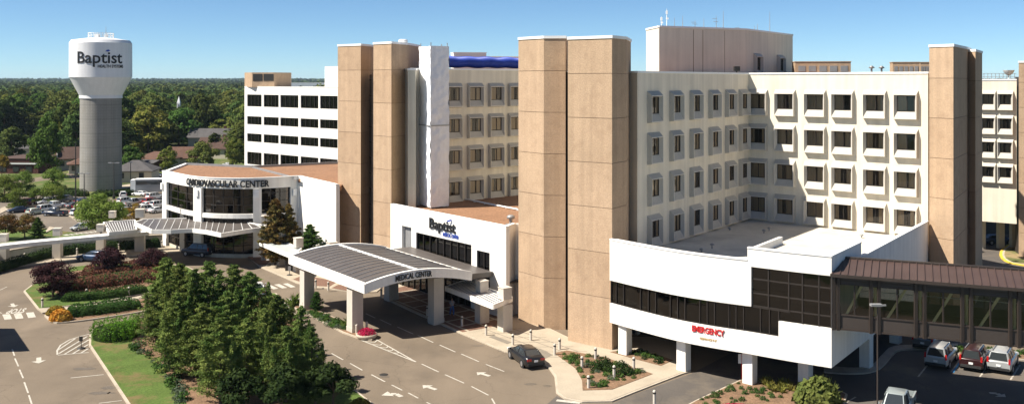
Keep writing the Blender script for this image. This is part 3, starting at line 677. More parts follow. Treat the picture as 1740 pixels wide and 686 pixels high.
for z in (24.5, 24.98): s.bar((*AY(1670, 133), z), (*AY(1727, 133), z), .05)
solo('roof_railing', s, ['greymetal'], 'thin metal railing along the roof of the far cream building', 'railing')

# ================================================================ office block behind
ob = thing('office_block', (*A(480, 8.9), 0), 'white five-storey office block with dark window rows behind the curved building', 'office building')
K0, K1 = A(415.5, 8.4), A(576, 9.4)
KB = [K0, K1, (K1[0] + 8, K1[1] + 10), (K0[0] + 10, K0[1] + 12)]
rows = [(18.8, 21.2), (15.2, 16.85), (11.75, 13.4), (7.2, 9.7)]
cols = [(420, 444.5), (448, 473.5), (476.3, 507), (510.7, 541), (543.8, 573.6)]
s = MB(); z = 22.7; core = [off(K0, K1, K0, -.35), off(K0, K1, K1, -.35), KB[2], KB[3]]; edges = []
hl = [(a, b, lo, hi) for a, b in cols for lo, hi in rows]
prev = 0
for lo, hi in sorted(rows): s.slab(K0, K1, 0, -.6, prev, lo); prev = hi
s.slab(K0, K1, 0, -.6, prev, 22.7)
px_edges = [415.5] + [v for c in cols for v in c] + [576]
for lo, hi in rows:
    for i in range(0, len(px_edges), 2): s.slab(onwall(K0, K1, px_edges[i]) if i else K0, onwall(K0, K1, px_edges[i + 1]) if i + 1 < len(px_edges) - 1 else K1, 0, -.6, lo, hi)
s.prism([off(K0, K1, K0, -.61), off(K0, K1, K1, -.61), KB[2], KB[3]], 0, 22.69)
part('wall', s, ['white'], ob)
s = MB(); coping(s, K0, K1, 22.702, .5, .12, .05); part('coping', s, ['cap'], ob)
for a, b in cols:
    for lo, hi in rows:
        P, Q = onwall(K0, K1, a), onwall(K0, K1, b)
        s = MB(); s.slab(P, Q, -.28, -.30, lo, hi); wv = part('window', s, ['glass'], ob)
        f = MB()
        for k in range(5):
            c = off(P, Q, lerp(P, Q, .01 + .98 * k / 4), -.22); f.box((c[0], c[1], (lo + hi) / 2), (.09, .12, hi - lo), ang(P, Q))
        f.slab(P, Q, -.16, -.28, lo, lo + .08); f.slab(P, Q, -.16, -.28, hi - .08, hi); part('frame', f, ['mullion'], wv)
        c_ = MB(); c_.slab(P, Q, -.56, -.59, lo, hi); part('room_interior', c_, ['winback'], wv)
        q = MB()
        for k in range(4):
            if random.random() < .9:
                u = random.uniform(.5, .95) / 4; o_ = k / 4 + (.25 - u) * random.choice((0, 1)); q.slab(lerp(P, Q, o_ + .01), lerp(P, Q, o_ + u), -.31, -.33, lo + .02, hi - .02)
        if q.v: part('curtain', q, ['curtain'], wv)
s = MB(); P, Q = AY(415.6, 191), AY(466, 187); s.prism([P, AY(428, 187.5), Q, (Q[0] + 2, Q[1] + 6), (P[0] + 2, P[1] + 6)], 22.7, 25.6); o = part('roof_penthouse', s, ['tan'], ob)
s = MB(); 
for a, b in ((430, 446), (448, 465)): s.slab(onwall(AY(428, 187.5), Q, a), onwall(AY(428, 187.5), Q, b), .05, 0, 23.9, 25.3)
part('louvre', s, ['darkmetal'], o)
s = MB(); s.prism([AY(552, 183), AY(580, 179), AY(590, 188), AY(560, 190)], 22.7, 26.7); part('lift_housing', s, ['white'], ob)

# ================================================================ cardiovascular centre
cv = thing('cardiovascular_building', (*AY(400, 132), 0), 'curved two-storey white building with dark glass bays and CARDIOVASCULAR CENTER lettering', 'building')
cf = [A(275.5, 11.6), A(310, 12.15), A(345, 12.45), A(385, 12.56), A(430, 12.55), A(470, 12.43), A(507, 12.25)]
CF = dens(cf, 4); nc = len(CF) - 1
def bl(PTS, d):
    o = []
    for i, p in enumerate(PTS): o.append(off(PTS[max(i - 1, 0)], PTS[min(i + 1, len(PTS) - 1)], p, -d))
    return o
def tp(PTS, px):
    for i in range(len(PTS) - 1):
        a_, b_ = PTS[i][0] / PTS[i][1] * F + CX, PTS[i + 1][0] / PTS[i + 1][1] * F + CX
        if a_ <= px <= b_: return i + (px - a_) / (b_ - a_)
    return len(PTS) - 1.001
def sub(PTS, px0, px1):
    t0, t1 = tp(PTS, px0), tp(PTS, px1); pt = lambda t: lerp(PTS[int(t)], PTS[min(int(t) + 1, len(PTS) - 1)], t - int(t))
    return [pt(t0)] + [PTS[k] for k in range(int(t0) + 1, int(t1) + 1)] + [pt(t1)]
def band(mb, PTS, d0, d1, z0, z1, mi=0): mb.prism(bl(PTS, d0) + bl(PTS, d1)[::-1], z0, z1, mi)
S1 = AY(571, 119.8); S2 = AY(590, 124)
s = MB(); band(s, CF, 0, .9, 9.35, 10.75); band(s, CF, .05, .5, 5.35, 5.95)
for a, b in ((275.6, 282.5), (329, 342.5), (430, 444.5), (494, 506.9)): P = sub(CF, a, b); band(s, P, -.06 if a == 329 or a == 430 else .01, .9, 0, 9.349)
s.slab(CF[-1], S1, 0, -.5, 0, 10.75); s.slab(CF[0], (CF[0][0] - 1.5, CF[0][1] + 14), 0.5, 0, 0, 10.7)
part('wall', s, ['white'], cv)
s = MB(); band(s, CF, .3, .9, .0, .5); band(s, sub(CF, 444.6, 493.9), .3, .9, 4.2, 5.3); part('plinth', s, ['greywall'], cv)
back_ = [AY(585, 125), AY(580, 154), A(430, 10.9), (CF[0][0] - 1, CF[0][1] + 13.5)]
s = MB(); s.prism(bl(CF, .88) + [off(CF[-1], S1, S1, -.5)] + back_, 9.9, 10.45, 0)
a_, b_ = AY(430, 133), A(430, 10.9); s.bar((*A(506, 12.4), 10.55), (*A(430, 10.95), 10.55), .35, .25, 1)
part('roof', s, ['gravel', 'greymetal'], cv)
s = MB()
for i in range(nc): coping(s, CF[i], CF[i + 1], 10.752, .4, .09, .05)
coping(s, CF[-1], S1, 10.752, .4, .09, .05)
P, Q = (CF[0][0] - 1, CF[0][1] + 13.5), A(430, 10.9); s.slab(P, Q, .3, 0, 10.2, 10.78, 1); s.slab(Q, AY(580, 154), .3, 0, 10.2, 10.78, 1)
part('coping', s, ['cap', 'greymetal'], cv)
for a, b, z0, z1 in ((282.6, 328.9, 5.96, 9.34), (342.6, 429.9, 5.96, 9.34), (444.6, 493.9, 5.3, 9.34), (282.6, 328.9, .5, 5.34), (342.6, 429.9, .5, 5.34), (444.6, 493.9, .5, 4.2)):
    P = sub(CF, a, b); s = MB(); band(s, P, .42, .45, z0, z1); wv = part('window', s, ['glassdark'], cv)
    f = MB(); k = 0; tot = max(2, int((b - a) / 15))
    for j in range(tot + 1):
        t = tp(CF, a + (b - a) * j / tot); i = min(int(t), nc - 1); q = off(CF[i], CF[i + 1], lerp(CF[i], CF[i + 1], t - i), -.38); f.box((q[0], q[1], (z0 + z1) / 2), (.09, .1, z1 - z0), ang(CF[i], CF[i + 1]))
    for z in np.arange(z0 + .05, z1, 1.12): band(f, P, .34, .42, z - .035, z + .035)
    part('frame', f, ['mullion'], wv)
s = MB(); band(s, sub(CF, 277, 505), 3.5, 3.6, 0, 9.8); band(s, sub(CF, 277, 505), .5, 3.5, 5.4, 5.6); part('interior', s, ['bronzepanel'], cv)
for px in (276.8, 336, 436.5, 500):
    t = tp(CF, px); i = min(int(t), nc - 1); q = off(CF[i], CF[i + 1], lerp(CF[i], CF[i + 1], t - i), .16); s = MB(); s.box((q[0], q[1], 8.6), (.55, .22, .9), ang(CF[i], CF[i + 1])); part('wall_lamp', s, ['cap'], cv)
# letters bent along the curve
s = MB(); vs, fs, w_ = textmb('CARDIOVASCULAR CENTER', .86, .12, .025, 1, 1.0)
t0, t1 = tp(CF, 319), tp(CF, 457); LL = [0]
for i in range(nc): LL.append(LL[-1] + dist(CF[i], CF[i + 1]))
def atlen(u):
    for i in range(nc):
        if LL[i] <= u <= LL[i + 1] + 1e-6: return i, lerp(CF[i], CF[i + 1], (u - LL[i]) / (LL[i + 1] - LL[i]))
    return nc - 1, CF[-1]
u0 = LL[int(t0)] + (t0 - int(t0)) * dist(CF[int(t0)], CF[int(t0) + 1]); u1 = LL[int(t1)] + (t1 - int(t1)) * dist(CF[int(t1)], CF[int(t1) + 1])
out = []
for x, y, z in vs:
    i, p = atlen(u0 + x / w_ * (u1 - u0)); q = off(CF[i], CF[i + 1], p, .12 - y + .06); out.append((q[0], q[1], 9.62 + z))
s.add(out, fs); part('sign_lettering', s, ['black'], cv, 'dark CARDIOVASCULAR CENTER lettering')

# ================================================================ water tower
wx, wy = AY(171.5, 208); wt = thing('water_tower', (wx, wy, 0), 'tall water tower, white painted tank on a ribbed grey concrete shaft', 'water tower')
def local(nm, mb, mats, root, label=None):
    o = link(nm, mb.mesh(nm, mats), (0, 0, 0), 0, root)
    if label: o['label'] = label
    return o
s = MB(); s.lathe([(4.32, 0), (4.28, 6), (4.25, 20.1)], n=64); shaft = local('shaft', s, ['tower'], wt)
s = MB(); s.lathe([(4.42, 20.1), (4.42, 20.75)], n=64); s.lathe([(4.40, 20.751), (6.38, 24.7)], n=64); s.lathe([(6.45, 24.701), (6.42, 32.2)], n=64); s.lathe([(6.42, 32.201), (6.0, 32.85)], n=64); s.lathe([(6.0, 32.851), (3, 33.3), (.2, 33.5)], n=64); tank = local('tank', s, ['tankwhite'], wt)
s = MB()
for k in range(18):
    a = 2 * math.pi * k / 18; s.bar((2.6 * math.cos(a), 2.6 * math.sin(a), 33.3), (2.6 * math.cos(a), 2.6 * math.sin(a), 34.45), .08)
for z in (33.9, 34.45):
    for k in range(18):
        a, b = 2 * math.pi * k / 18, 2 * math.pi * (k + 1) / 18; s.bar((2.6 * math.cos(a), 2.6 * math.sin(a), z), (2.6 * math.cos(b), 2.6 * math.sin(b), z), .07)
s.box((-.8, 0, 33.9), (.9, .9, .7)); s.box((1, .5, 33.9), (.6, .6, .6)); local('railing', s, ['cap'], wt)
s = MB(); s.tube([(1.1, 0, 33.4), (1.1, 0, 35.9)], [.07, .03], 6); local('aerial', s, ['greymetal'], wt)
def bend(txt, height, width, zc_, a0, rad, bold, mb, depth=.05):
    vs, fs, w_ = textmb(txt, height, depth, bold); k = width / w_; out = []
    for x, y, z in vs:
        a = a0 + x * k / rad; r_ = rad + .03 - y; out.append((r_ * math.cos(a), r_ * math.sin(a), zc_ + z))
    mb.add(out, fs)
view = math.atan2(-wy, -wx)
s = MB(); bend('Baptist', 2.45, 9.9, 27.75, view - .82, 6.47, .012, s); local('lettering', s, ['black'], tank, 'large dark Baptist lettering')
s = MB(); bend('HEALTH SYSTEMS', .62, 5.5, 26.75, view - .10, 6.47, .02, s); local('lettering', s, ['black'], tank, 'small HEALTH SYSTEMS lettering')
s = MB(); a = view + .20; rr_ = 6.52; vs = [(rr_ * math.cos(a + u), rr_ * math.sin(a + u), 30.35 + v) for u, v in ((-.07, -.1), (-.02, .22), (.04, .3), (.09, .05), (.02, -.15))]; s.add(vs, [(0, 1, 2, 3, 4)][::1]); s.add([(p[0] * .99, p[1] * .99, p[2]) for p in vs], [(4, 3, 2, 1, 0)]); local('emblem', s, ['blueletter'], tank)
# ================================================================ canopies
def seamed(mb, quad, z, n, mi=0): pass
# arched entrance canopy
Av, Bv, Cv = A(492, 15.85), A(621, 18.45), A(801, 17.35)
Dv = (Av[0] + Cv[0] - Bv[0], Av[1] + Cv[1] - Bv[1])
ec = thing('entrance_canopy', (*lerp(Av, Cv, .5), 0), 'large arched entrance canopy with dark ribbed roof and white fascia reading MEDICAL CENTER', 'canopy')
def arch(t): return 5.15 + .78 * 4 * t * (1 - t)
def cpt(u, t, dz=0): p = lerp(Av, Bv, u); q = lerp(Dv, Cv, u); r_ = lerp(p, q, t); return (r_[0], r_[1], arch(t) + dz)
def vault(mb, u0, u1, dz0, dz1, mi=0, nt_=20, t0=0., t1=1.):
    vs = []
    for k in range(nt_ + 1):
        t = t0 + (t1 - t0) * k / nt_; vs += [cpt(u0, t, dz0), cpt(u1, t, dz0), cpt(u1, t, dz1), cpt(u0, t, dz1)]
    fs = []
    for k in range(nt_):
        a = 4 * k; b = a + 4; fs += [(a, b, b + 1, a + 1), (a + 1, b + 1, b + 2, a + 2), (a + 2, b + 2, b + 3, a + 3), (a + 3, b + 3, b, a)]
    fs += [(0, 1, 2, 3), (4 * nt_ + 3, 4 * nt_ + 2, 4 * nt_ + 1, 4 * nt_)]
    mb.add(vs, fs, mi)
s = MB(); vault(s, .02, .985, -.25, 0); rf = part('roof', s, ['canopyroof'], ec)
s = MB()
for k in range(1, 15): u = k / 15; vault(s, u - .0016, u + .0016, .001, .06)
part('rib', s, ['greymetal'], rf)
s = MB(); vault(s, .018, .985, .001, .14, 0, 3, .488, .503); part('ridge_rib', s, ['cap'], rf)
s = MB(); vault(s, .985, 1.003, -.72, .17); vault(s, -.003, .019, -.72, .15)
s.slab(Av, Bv, .12, -.25, 4.4, 5.3); s.slab(lerp(Dv, Cv, .0), Cv, .1, -.1, 4.5, 5.2)
part('fascia', s, ['white'], ec)
s = MB()
for u, t in ((.17, .06), (.80, .06), (.85, .79), (.2, .9)):
    q = cpt(u, t); s = MB(); s.box((q[0], q[1], 2.3), (1.15, 1.15, 4.6), ang(Av, Bv)); s.box((q[0], q[1], .35), (1.21, 1.21, .5), ang(Av, Bv)); part('column', s, ['column'], ec)
s = MB(); d = ((Cv[0] - Bv[0]) / dist(Bv, Cv), (Cv[1] - Bv[1]) / dist(Bv, Cv)); P0 = onwall(Bv, Cv, 671)
vs, fs, w_ = textmb('MEDICAL CENTER', .52, .06, .02); Wd = dist(onwall(Bv, Cv, 671), onwall(Bv, Cv, 733)); out = []
for x, y, z in vs:
    u = x / w_ * Wd; P = (P0[0] + d[0] * u, P0[1] + d[1] * u); t = dist(Bv, P) / dist(Bv, Cv); q = off(Bv, Cv, P, .12 - y); out.append((q[0], q[1], arch(t) - .55 + z))
s.add(out, fs); part('sign_lettering', s, ['black'], ec, 'dark MEDICAL CENTER lettering')
# glass link roof to the pavilion
s = MB(); q0, q1 = off(Dv, Cv, Cv, -.1), off(E0, E1, onwall(E0, E1, 838), .1); p0_, p1_ = off(Dv, Cv, lerp(Dv, Cv, .05), -.1), off(E0, E1, onwall(E0, E1, 700), .1)
s.add([(*p0_, 5.0), (*q0, 5.0), (*q1, 4.45), (*p1_, 4.9), (*p0_, 5.1), (*q0, 5.1), (*q1, 4.55), (*p1_, 5.0)], [(3, 2, 1, 0), (4, 5, 6, 7), (0, 1, 5, 4), (1, 2, 6, 5), (2, 3, 7, 6), (3, 0, 4, 7)])
s.bar((*q0, 4.8), (*q1, 4.3), .12, .5, 1); part('link_roof', s, ['canopyroof', 'bronze'], ec)

def strip_canopy(name, label, near, far, z, th, mats=('white', 'cap'), grooves=0, colpx=(), colw=.95, blockh=1.0, colz=None, group=None):
    """flat covered-walk roof between two edge lines (near and far), white fascia, square posts that rise through it"""
    n_ = len(near); ctr = near[n_ // 2]; t_ = thing(name, (*ctr, 0), label, 'canopy', group)
    s = MB(); s.prism(near + far[::-1], z, z + th, 0, 1); rf = part('roof', s, list(mats), t_)
    s = MB(); 
    for i in range(n_ - 1):
        s.slab(near[i], near[i + 1], .06, -.12, z - .08, z + th + .10); s.slab(far[i + 1], far[i], .06, -.12, z - .08, z + th + .10)
    s.slab(near[0], far[0], .12, 0, z - .06, z + th + .09) if False else None
    s.slab(near[-1], far[-1], .08, -.1, z - .07, z + th + .095); s.slab(far[0], near[0], .08, -.1, z - .07, z + th + .095)
    part('fascia', s, ['white'], t_)
    if grooves:
        s = MB()
        for k in range(1, grooves):
            t = k / grooves * (n_ - 1); i = min(int(t), n_ - 2); a_, b_ = lerp(near[i], near[i + 1], t - i), lerp(far[i], far[i + 1], t - i)
            a_, b_ = lerp(a_, b_, .06), lerp(a_, b_, .94); s.bar((*a_, z + th + .035), (*b_, z + th + .03), .045, .06)
        part('seam', s, ['cap' if mats[1] == 'canopyroof' else 'greymetal'], rf)
    for x_, y_, rz_ in colpx:
        s = MB(); s.box((x_, y_, (z - .09) / 2), (colw, colw, z - .09), rz_); s.box((x_, y_, z + th + .1 + blockh / 2), (colw * .9, colw * .9, blockh), rz_); s.box((x_, y_, z + th + .1 + blockh + .04), (colw * .98, colw * .98, .08), rz_)
        part('column', s, ['column'], t_)
    return t_
# walkway roof right of the entrance
n1, n2 = A(757, 16.75), A(838, 17.95); f1, f2 = A(786, 16.3), A(870, 17.55)
n1, n2, f1, f2 = G(757, 490, 2.9), G(838, 521, 2.9), G(790, 478, 2.9), G(870, 508, 2.9)
strip_canopy('walkway_canopy', 'short white ribbed canopy on two posts beside the entrance, nearest the tan towers', [n1, lerp(n1, n2, .5), n2], [f1, lerp(f1, f2, .5), f2], 2.75, .3, grooves=22, colpx=[(*G(858, 563), ang(n1, n2)), (*G(819, 549), ang(n1, n2))], colw=1.05, blockh=1.05)
# middle walkway roof
a1, a2, b1, b2 = G(433, 410, 2.9), G(497, 436, 2.9), G(464, 404.5, 2.9), G(512, 424, 2.9)
colm_ = [(*G(478, 451), ang(a1, a2)), (*G(507, 462), ang(a1, a2))]
strip_canopy('walkway_canopy', 'pale straight canopy linking the curved drop-off roof to the arched entrance canopy', [a1, lerp(a1, a2, .5), a2], [b1, lerp(b1, b2, .5), b2], 2.7, .3, ('white', 'canopypale'), 0, colm_, 1.05, 1.15)
for i_, (px, py) in enumerate(((564, 470), (593, 478))):
    q = G(px, py); s = MB(); s.box((q[0], q[1], 2.1 - .1 * i_), (1.05, 1.05, 4.2 - .2 * i_), ang(a1, a2)); s.box((q[0], q[1], 4.24 - .2 * i_), (1.15, 1.15, .08), ang(a1, a2)); solo('concrete_post', s, ['column'], 'square concrete post behind the arched canopy, ' + ('nearer the curved building' if i_ == 0 else 'nearer the white pavilion'), 'post')
# long curved walkway roof on the far left
nr = [G(-150, 470, 2.9), G(-80, 441, 2.9), G(-20, 424, 2.9), G(30, 417, 2.9), G(90, 411, 2.9), G(150, 405.5, 2.9), G(205, 400.5, 2.9), G(252, 396, 2.9)]
nr = dens(nr, 3)
fr_ = bl(nr, 2.0)
cl = [G(4, 452), G(96, 440), G(170, 432)]
strip_canopy('walkway_canopy', 'long curved white walkway canopy sweeping along the drive', nr, fr_, 2.7, .32, grooves=0, colpx=[(p[0], p[1] + .3, .1) for p in cl], colw=1.05, blockh=.95)
# drop-off canopy of the curved building
zc_ = 4.4
fpts = [G(229, 377, 4.8), G(258, 390, 4.8), G(291, 390, 4.8), G(327, 388, 4.8), G(352, 391, 4.8), G(376, 396, 4.8), G(420, 389, 4.8), G(461, 384, 4.8)]
bpts = [G(243, 372, 4.8), G(268, 371, 4.8), G(300, 370.3, 4.8), G(330, 370, 4.8), G(356, 370, 4.8), G(384, 371, 4.8), G(414, 376, 4.8), G(443, 381, 4.8)]
cols_ = [(*G(238, 427), .2), (*G(314, 426), .2), (*G(404, 431), .2), (*G(452, 442), .2)]
strip_canopy('dropoff_canopy', 'dark-roofed fan-shaped canopy with white fascia over the drop-off of the curved building', fpts, bpts, 4.35, .35, ('white', 'canopyroof'), 18, cols_, 1.25, 1.1)
fp2, bp2 = [G(177, 379, 3.6), G(192, 395, 3.6)], [G(228, 373, 3.6), G(232, 389, 3.6)]
fp2 = [G(186, 395, 3.6), G(232, 391, 3.6)]; bp2 = [G(176, 378, 3.6), G(229, 374, 3.6)]
strip_canopy('small_canopy', 'small dark canopy with white ribs behind the curved walkway roof', fp2, bp2, 3.3, .3, ('white', 'canopyroof'), 12, [(*G(191, 412), 0)], .9, .9)
for px, py, w_, l_ in ((343, 417, 1.6, 'broad'), (321, 414, .9, 'slim')):
    q = G(px, py); s = MB(); s.box((q[0], q[1], 2.1), (w_, .9, 4.2), .2); s.box((q[0], q[1], 4.1), (w_ + .3, 1.1, .15), .2)
    solo('concrete_post', s, ['column'], l_ + ' concrete pier in the shade under the curved drop-off canopy', 'post')

# low wall behind the walkway
lw = [A(-60, 14.2), A(0, 13.1), A(60, 12.6), A(120, 12.2), A(180, 11.97), A(230, 11.85), A(276, 11.75)]
lw = dens(lw, 3); s = MB()
for i in range(len(lw) - 1): s.slab(lw[i], lw[i + 1], 0, -.35, 0, 1.6, 0)
t_ = thing('garden_wall', (*lw[8], 0), 'long low curved wall with a pale cap behind the walkway canopy', 'wall'); part('wall', s, ['greywall'], t_)
s = MB()
for i in range(len(lw) - 1): s.slab(lw[i], lw[i + 1], .08, -.43, 1.601, 1.75, 0)
part('coping', s, ['concrete'], t_)

# ================================================================ skywalk
S0 = (FR[-1][0] + .02, FR[-1][1] + .25); dS = Vector((11.7, -4.95)).normalized(); S9 = (S0[0] + dS.x * 26, S0[1] + dS.y * 26)
sk = thing('skywalk', (*lerp(S0, S9, .3), 0), 'enclosed brown metal skywalk with a seamed roof and long windows raised over the parking area', 'skywalk')
WD = 6.2
s = MB(); s.slab(S0, S9, 0, -WD, 5.7, 5.95); s.slab(S0, S9, 0, -WD, 9.2, 9.3); part('floor', s, ['bronzepanel'], sk)
s = MB()
for d0, d1 in ((0, -.12), (-WD + .12, -WD)): s.slab(S0, S9, d0, d1, 5.951, 6.75); s.slab(S0, S9, d0, d1, 8.98, 9.75)
part('spandrel', s, ['bronzepanel'], sk)
s = MB(); s.slab(S0, S9, -.05, -.07, 6.75, 8.98); s.slab(S0, S9, -WD + .07, -WD + .05, 6.75, 8.98); part('glazing', s, ['glassclear'], sk)
def SP(u, d, z): p = lerp(S0, S9, u / 26); q = off(S0, S9, p, d); return (q[0], q[1], z)
s = MB(); e0, r0 = 9.72, 10.35
for u0, u1 in ((0, 26),):
    vs = [SP(u0, .45, e0), SP(u1, .45, e0), SP(u1, -WD / 2, r0), SP(u0, -WD / 2, r0), SP(u1, -WD - .45, e0), SP(u0, -WD - .45, e0)]
    lo = [(p[0], p[1], p[2] - .14) for p in vs]; s.add(vs + lo, [(0, 1, 2, 3), (3, 2, 4, 5), (7, 6, 9, 8), (8, 9, 11, 10), (0, 6, 7, 1), (5, 4, 10, 11), (0, 3, 9, 6), (3, 5, 11, 9)])
rf = part('roof', s, ['bronzeroof'], sk)
s = MB(); u = .15
while u < 26: s.bar(SP(u, .46, e0 + .03), SP(u, -WD / 2, r0 + .03), .05, .10); s.bar(SP(u, -WD - .45, e0 + .03), SP(u, -WD / 2, r0 + .03), .05, .10); u += .52
part('seam', s, ['bronzeroof'], rf)
s = MB(); s.bar(SP(0, -WD / 2, r0 + .06), SP(26, -WD / 2, r0 + .06), .3, .12); s.bar(SP(0, .5, e0 - .07), SP(26, .5, e0 - .07), .10, .22); part('gutter', s, ['bronze'], rf)
def upx(px):
    q = onwall(S0, S9, px); return dist(S0, q)
us = [upx(p) for p in (1417, 1424.5, 1480, 1493.5, 1556, 1571, 1635, 1650, 1716.5, 1731.5)] + [18.2, 19.0, 22.2, 23.0]
for u in us:
    s = MB(); s.bar(SP(u, .10, 5.55), SP(u, .10, 9.7), .17, .22); part('post', s, ['bronze'], sk)
s = MB()
for u0, u1 in zip(us, us[1:]):
    if u1 - u0 > 1.5: m_ = (u0 + u1) / 2; s.bar(SP(m_, -.01, 6.75), SP(m_, -.01, 8.98), .07, .1); s.bar(SP(m_, -WD, 6.75), SP(m_, -WD, 8.98), .07, .1)
for z in (6.72, 8.98): s.bar(SP(0, .02, z), SP(26, .02, z), .1, .1); s.bar(SP(0, -WD, z), SP(26, -WD, z), .1, .1)
s.bar(SP(0, .02, 5.66), SP(26, .02, 5.66), .12, .14)
part('rail', s, ['bronze'], sk)
for u0, u1 in zip(us, us[1:]):
    if u1 - u0 > 1.5:
        s = MB(); s.bar(SP(u0 + .35, -.28, 6.3), SP(u1 - .55, -.28, 9.1), .17, .17); s.bar(SP(u1 + .28, -.28, 5.95), SP(u1 + .28, -.28, 9.15), .17, .17); part('truss', s, ['steel'], sk)
s = MB(); s.bar(SP(0, -WD + .3, 7.35), SP(26, -WD + .3, 7.35), .05); part('handrail', s, ['cap'], sk)

# off-frame low block at the left, added for its shadow on the drive
s = MB(); q0, q1, q2, q3 = (-66, 81.4), (-48.0, 82.3), (-53.4, 89.9), (-66, 90.2)
so = thing('shadow_roof', (-58, 88, 0), 'unseen flat white roof on posts added to cast the shadow on the drive', 'shadow caster')
s.prism([q0, q1, q2, q3], 5.6, 6.6); part('roof', s, ['white'], so)
s = MB()
for x_, y_ in ((-50.5, 83.5), (-54.5, 88.8), (-64, 83), (-64, 88.8)): s.box((x_, y_, 2.8), (.8, .8, 5.6))
part('column', s, ['column'], so)
# ================================================================ ground
s = MB(); gx = 7000
s.add([(-gx, -60, 0), (gx, -60, 0), (gx, 9000, 0), (-gx, 9000, 0)], [(0, 1, 2, 3)]); struct('ground', s, ['earth'])
s = MB(); s.sheet([(-150, 40), (110, 40), (110, 120), (20, 150), (-40, 175), (-60, 203), (-150, 203)], .006); struct('road', s, ['asphalt'])
s = MB(); s.sheet([G(-60, 333), G(60, 328), G(120, 333), G(170, 337), G(240, 336), G(300, 332), G(300, 396), G(150, 407), G(60, 385), G(-60, 372)], .010); struct('parking_lot', s, ['lot'])
# darker asphalt of the emergency drive and the right-hand parking area
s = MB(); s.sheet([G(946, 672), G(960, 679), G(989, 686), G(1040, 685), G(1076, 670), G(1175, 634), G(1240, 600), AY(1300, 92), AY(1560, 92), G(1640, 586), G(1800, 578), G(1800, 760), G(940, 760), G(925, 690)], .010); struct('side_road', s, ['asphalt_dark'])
# sealed crack lines and oil marks on the drive
def raised(name, poly, h, m, kerb=None, km='kerb', z0=0.0, kw=.18):
    if kerb:
        s = MB(); s.prism(poly, z0, h - .02); struct('kerb', s, [km]); q = inset(poly, kw)
    else: q = poly
    s = MB(); s.prism(q, z0 + (.01 if kerb else 0), h); return struct(name, s, [m])
pv = [G(782, 567), G(858, 598.5), G(909, 609), G(932, 626), G(942, 640), G(945, 668), G(959, 678), G(989, 684), G(1040, 683), G(1076, 668.5), G(1160, 636), G(1174, 632), G(1174, 617), AY(1174, 88), AY(964, 88), AY(880, 97), AY(800, 106), AY(664, 113), G(655, 497), G(646, 505)]
raised('pavement', pv, .13, 'concrete', True)
# dark bands in the pavement
s = MB()
def strip(mb, P, Q, w, z, mi=0):
    d = Vector((Q[0] - P[0], Q[1] - P[1])).normalized(); n_ = Vector((-d.y, d.x)) * w / 2
    mb.sheet([(P[0] + n_.x, P[1] + n_.y), (P[0] - n_.x, P[1] - n_.y), (Q[0] - n_.x, Q[1] - n_.y), (Q[0] + n_.x, Q[1] + n_.y)], z, mi)
s.sheet([G(830, 574), G(839, 571.5), G(870, 583.5), G(862, 586.5)], .136); s.sheet([G(905, 600), G(918, 594), G(940, 605), G(925, 612)], .136)
struct('paving_panel', s, ['pavegrey'])
s = MB(); q00, q10, q01 = G(800, 561), G(905, 600), G(895, 560)
for k in range(9):
    P, Q = lerp(q00, q10, k / 5), lerp(q00, q10, k / 5); e = (q01[0] - q00[0], q01[1] - q00[1]); strip(s, P, (P[0] + e[0] * .9, P[1] + e[1] * .9), .10, .134)
for k in range(1, 4):
    e = (q01[0] - q00[0], q01[1] - q00[1]); strip(s, (q00[0] + e[0] * k / 4, q00[1] + e[1] * k / 4), (q10[0] + e[0] * k / 4, q10[1] + e[1] * k / 4), .10, .138)
struct('paving_joint', s, ['pavegrey'])
# brown paver court under the arched canopy, pale bands
s = MB(); ct = [G(646, 500), G(775, 562), G(850, 545), AY(800, 104), AY(680, 111)]; s.sheet([G(648, 503), G(786, 566), G(842, 556), G(862, 528), AY(700, 110.5), G(668, 492)], .134); struct('paver_court', s, ['brick'])
s = MB(); e = Vector((q01[0] - q00[0], q01[1] - q00[1]))
P0_, P1_ = G(650, 503), G(800, 566)
for k in range(0, 9):
    P = lerp(P0_, P1_, k / 8); strip(s, P, (P[0] + 5.6, P[1] + 4.6), .28, .139)
for k in range(0, 4):
    f_ = k / 3; strip(s, (P0_[0] + 5.2 * f_, P0_[1] + 4.4 * f_), (P1_[0] + 5.2 * f_, P1_[1] + 4.4 * f_), .26, .143)
struct('paving_band', s, ['concrete'])
# pavement along the walkway to the curved building
pl = [G(443, 455), G(478, 470), G(505, 482), G(540, 489), G(612, 498), G(640, 497), G(650, 488), G(600, 470), AY(560, 120), AY(505, 124), G(470, 437), G(415, 432)]
raised('pavement', pl, .13, 'concrete', True)
s = MB(); s.sheet([G(385, 424), G(418, 437), G(441, 452), G(452, 451), G(462, 443), G(420, 428), G(400, 418)], .134); s.sheet([G(498, 476), G(530, 487), G(560, 488.5), G(572, 481), G(545, 474), G(512, 470)], .136); s.sheet([G(563, 491), G(600, 497), G(622, 494), G(600, 487), G(575, 485)], .136)
struct('paver_court', s, ['brick'])
pa = dens([G(-60, 478), G(0, 459), G(60, 450), G(130, 443), G(200, 438), G(270, 432), G(330, 428), G(395, 424)], 2); pb_ = dens([G(-60, 456), G(0, 446), G(60, 438), G(130, 430), G(200, 424.5), G(270, 420), G(330, 416), G(395, 414)], 2)
raised('pavement', pa + pb_[::-1], .13, 'concrete', True)
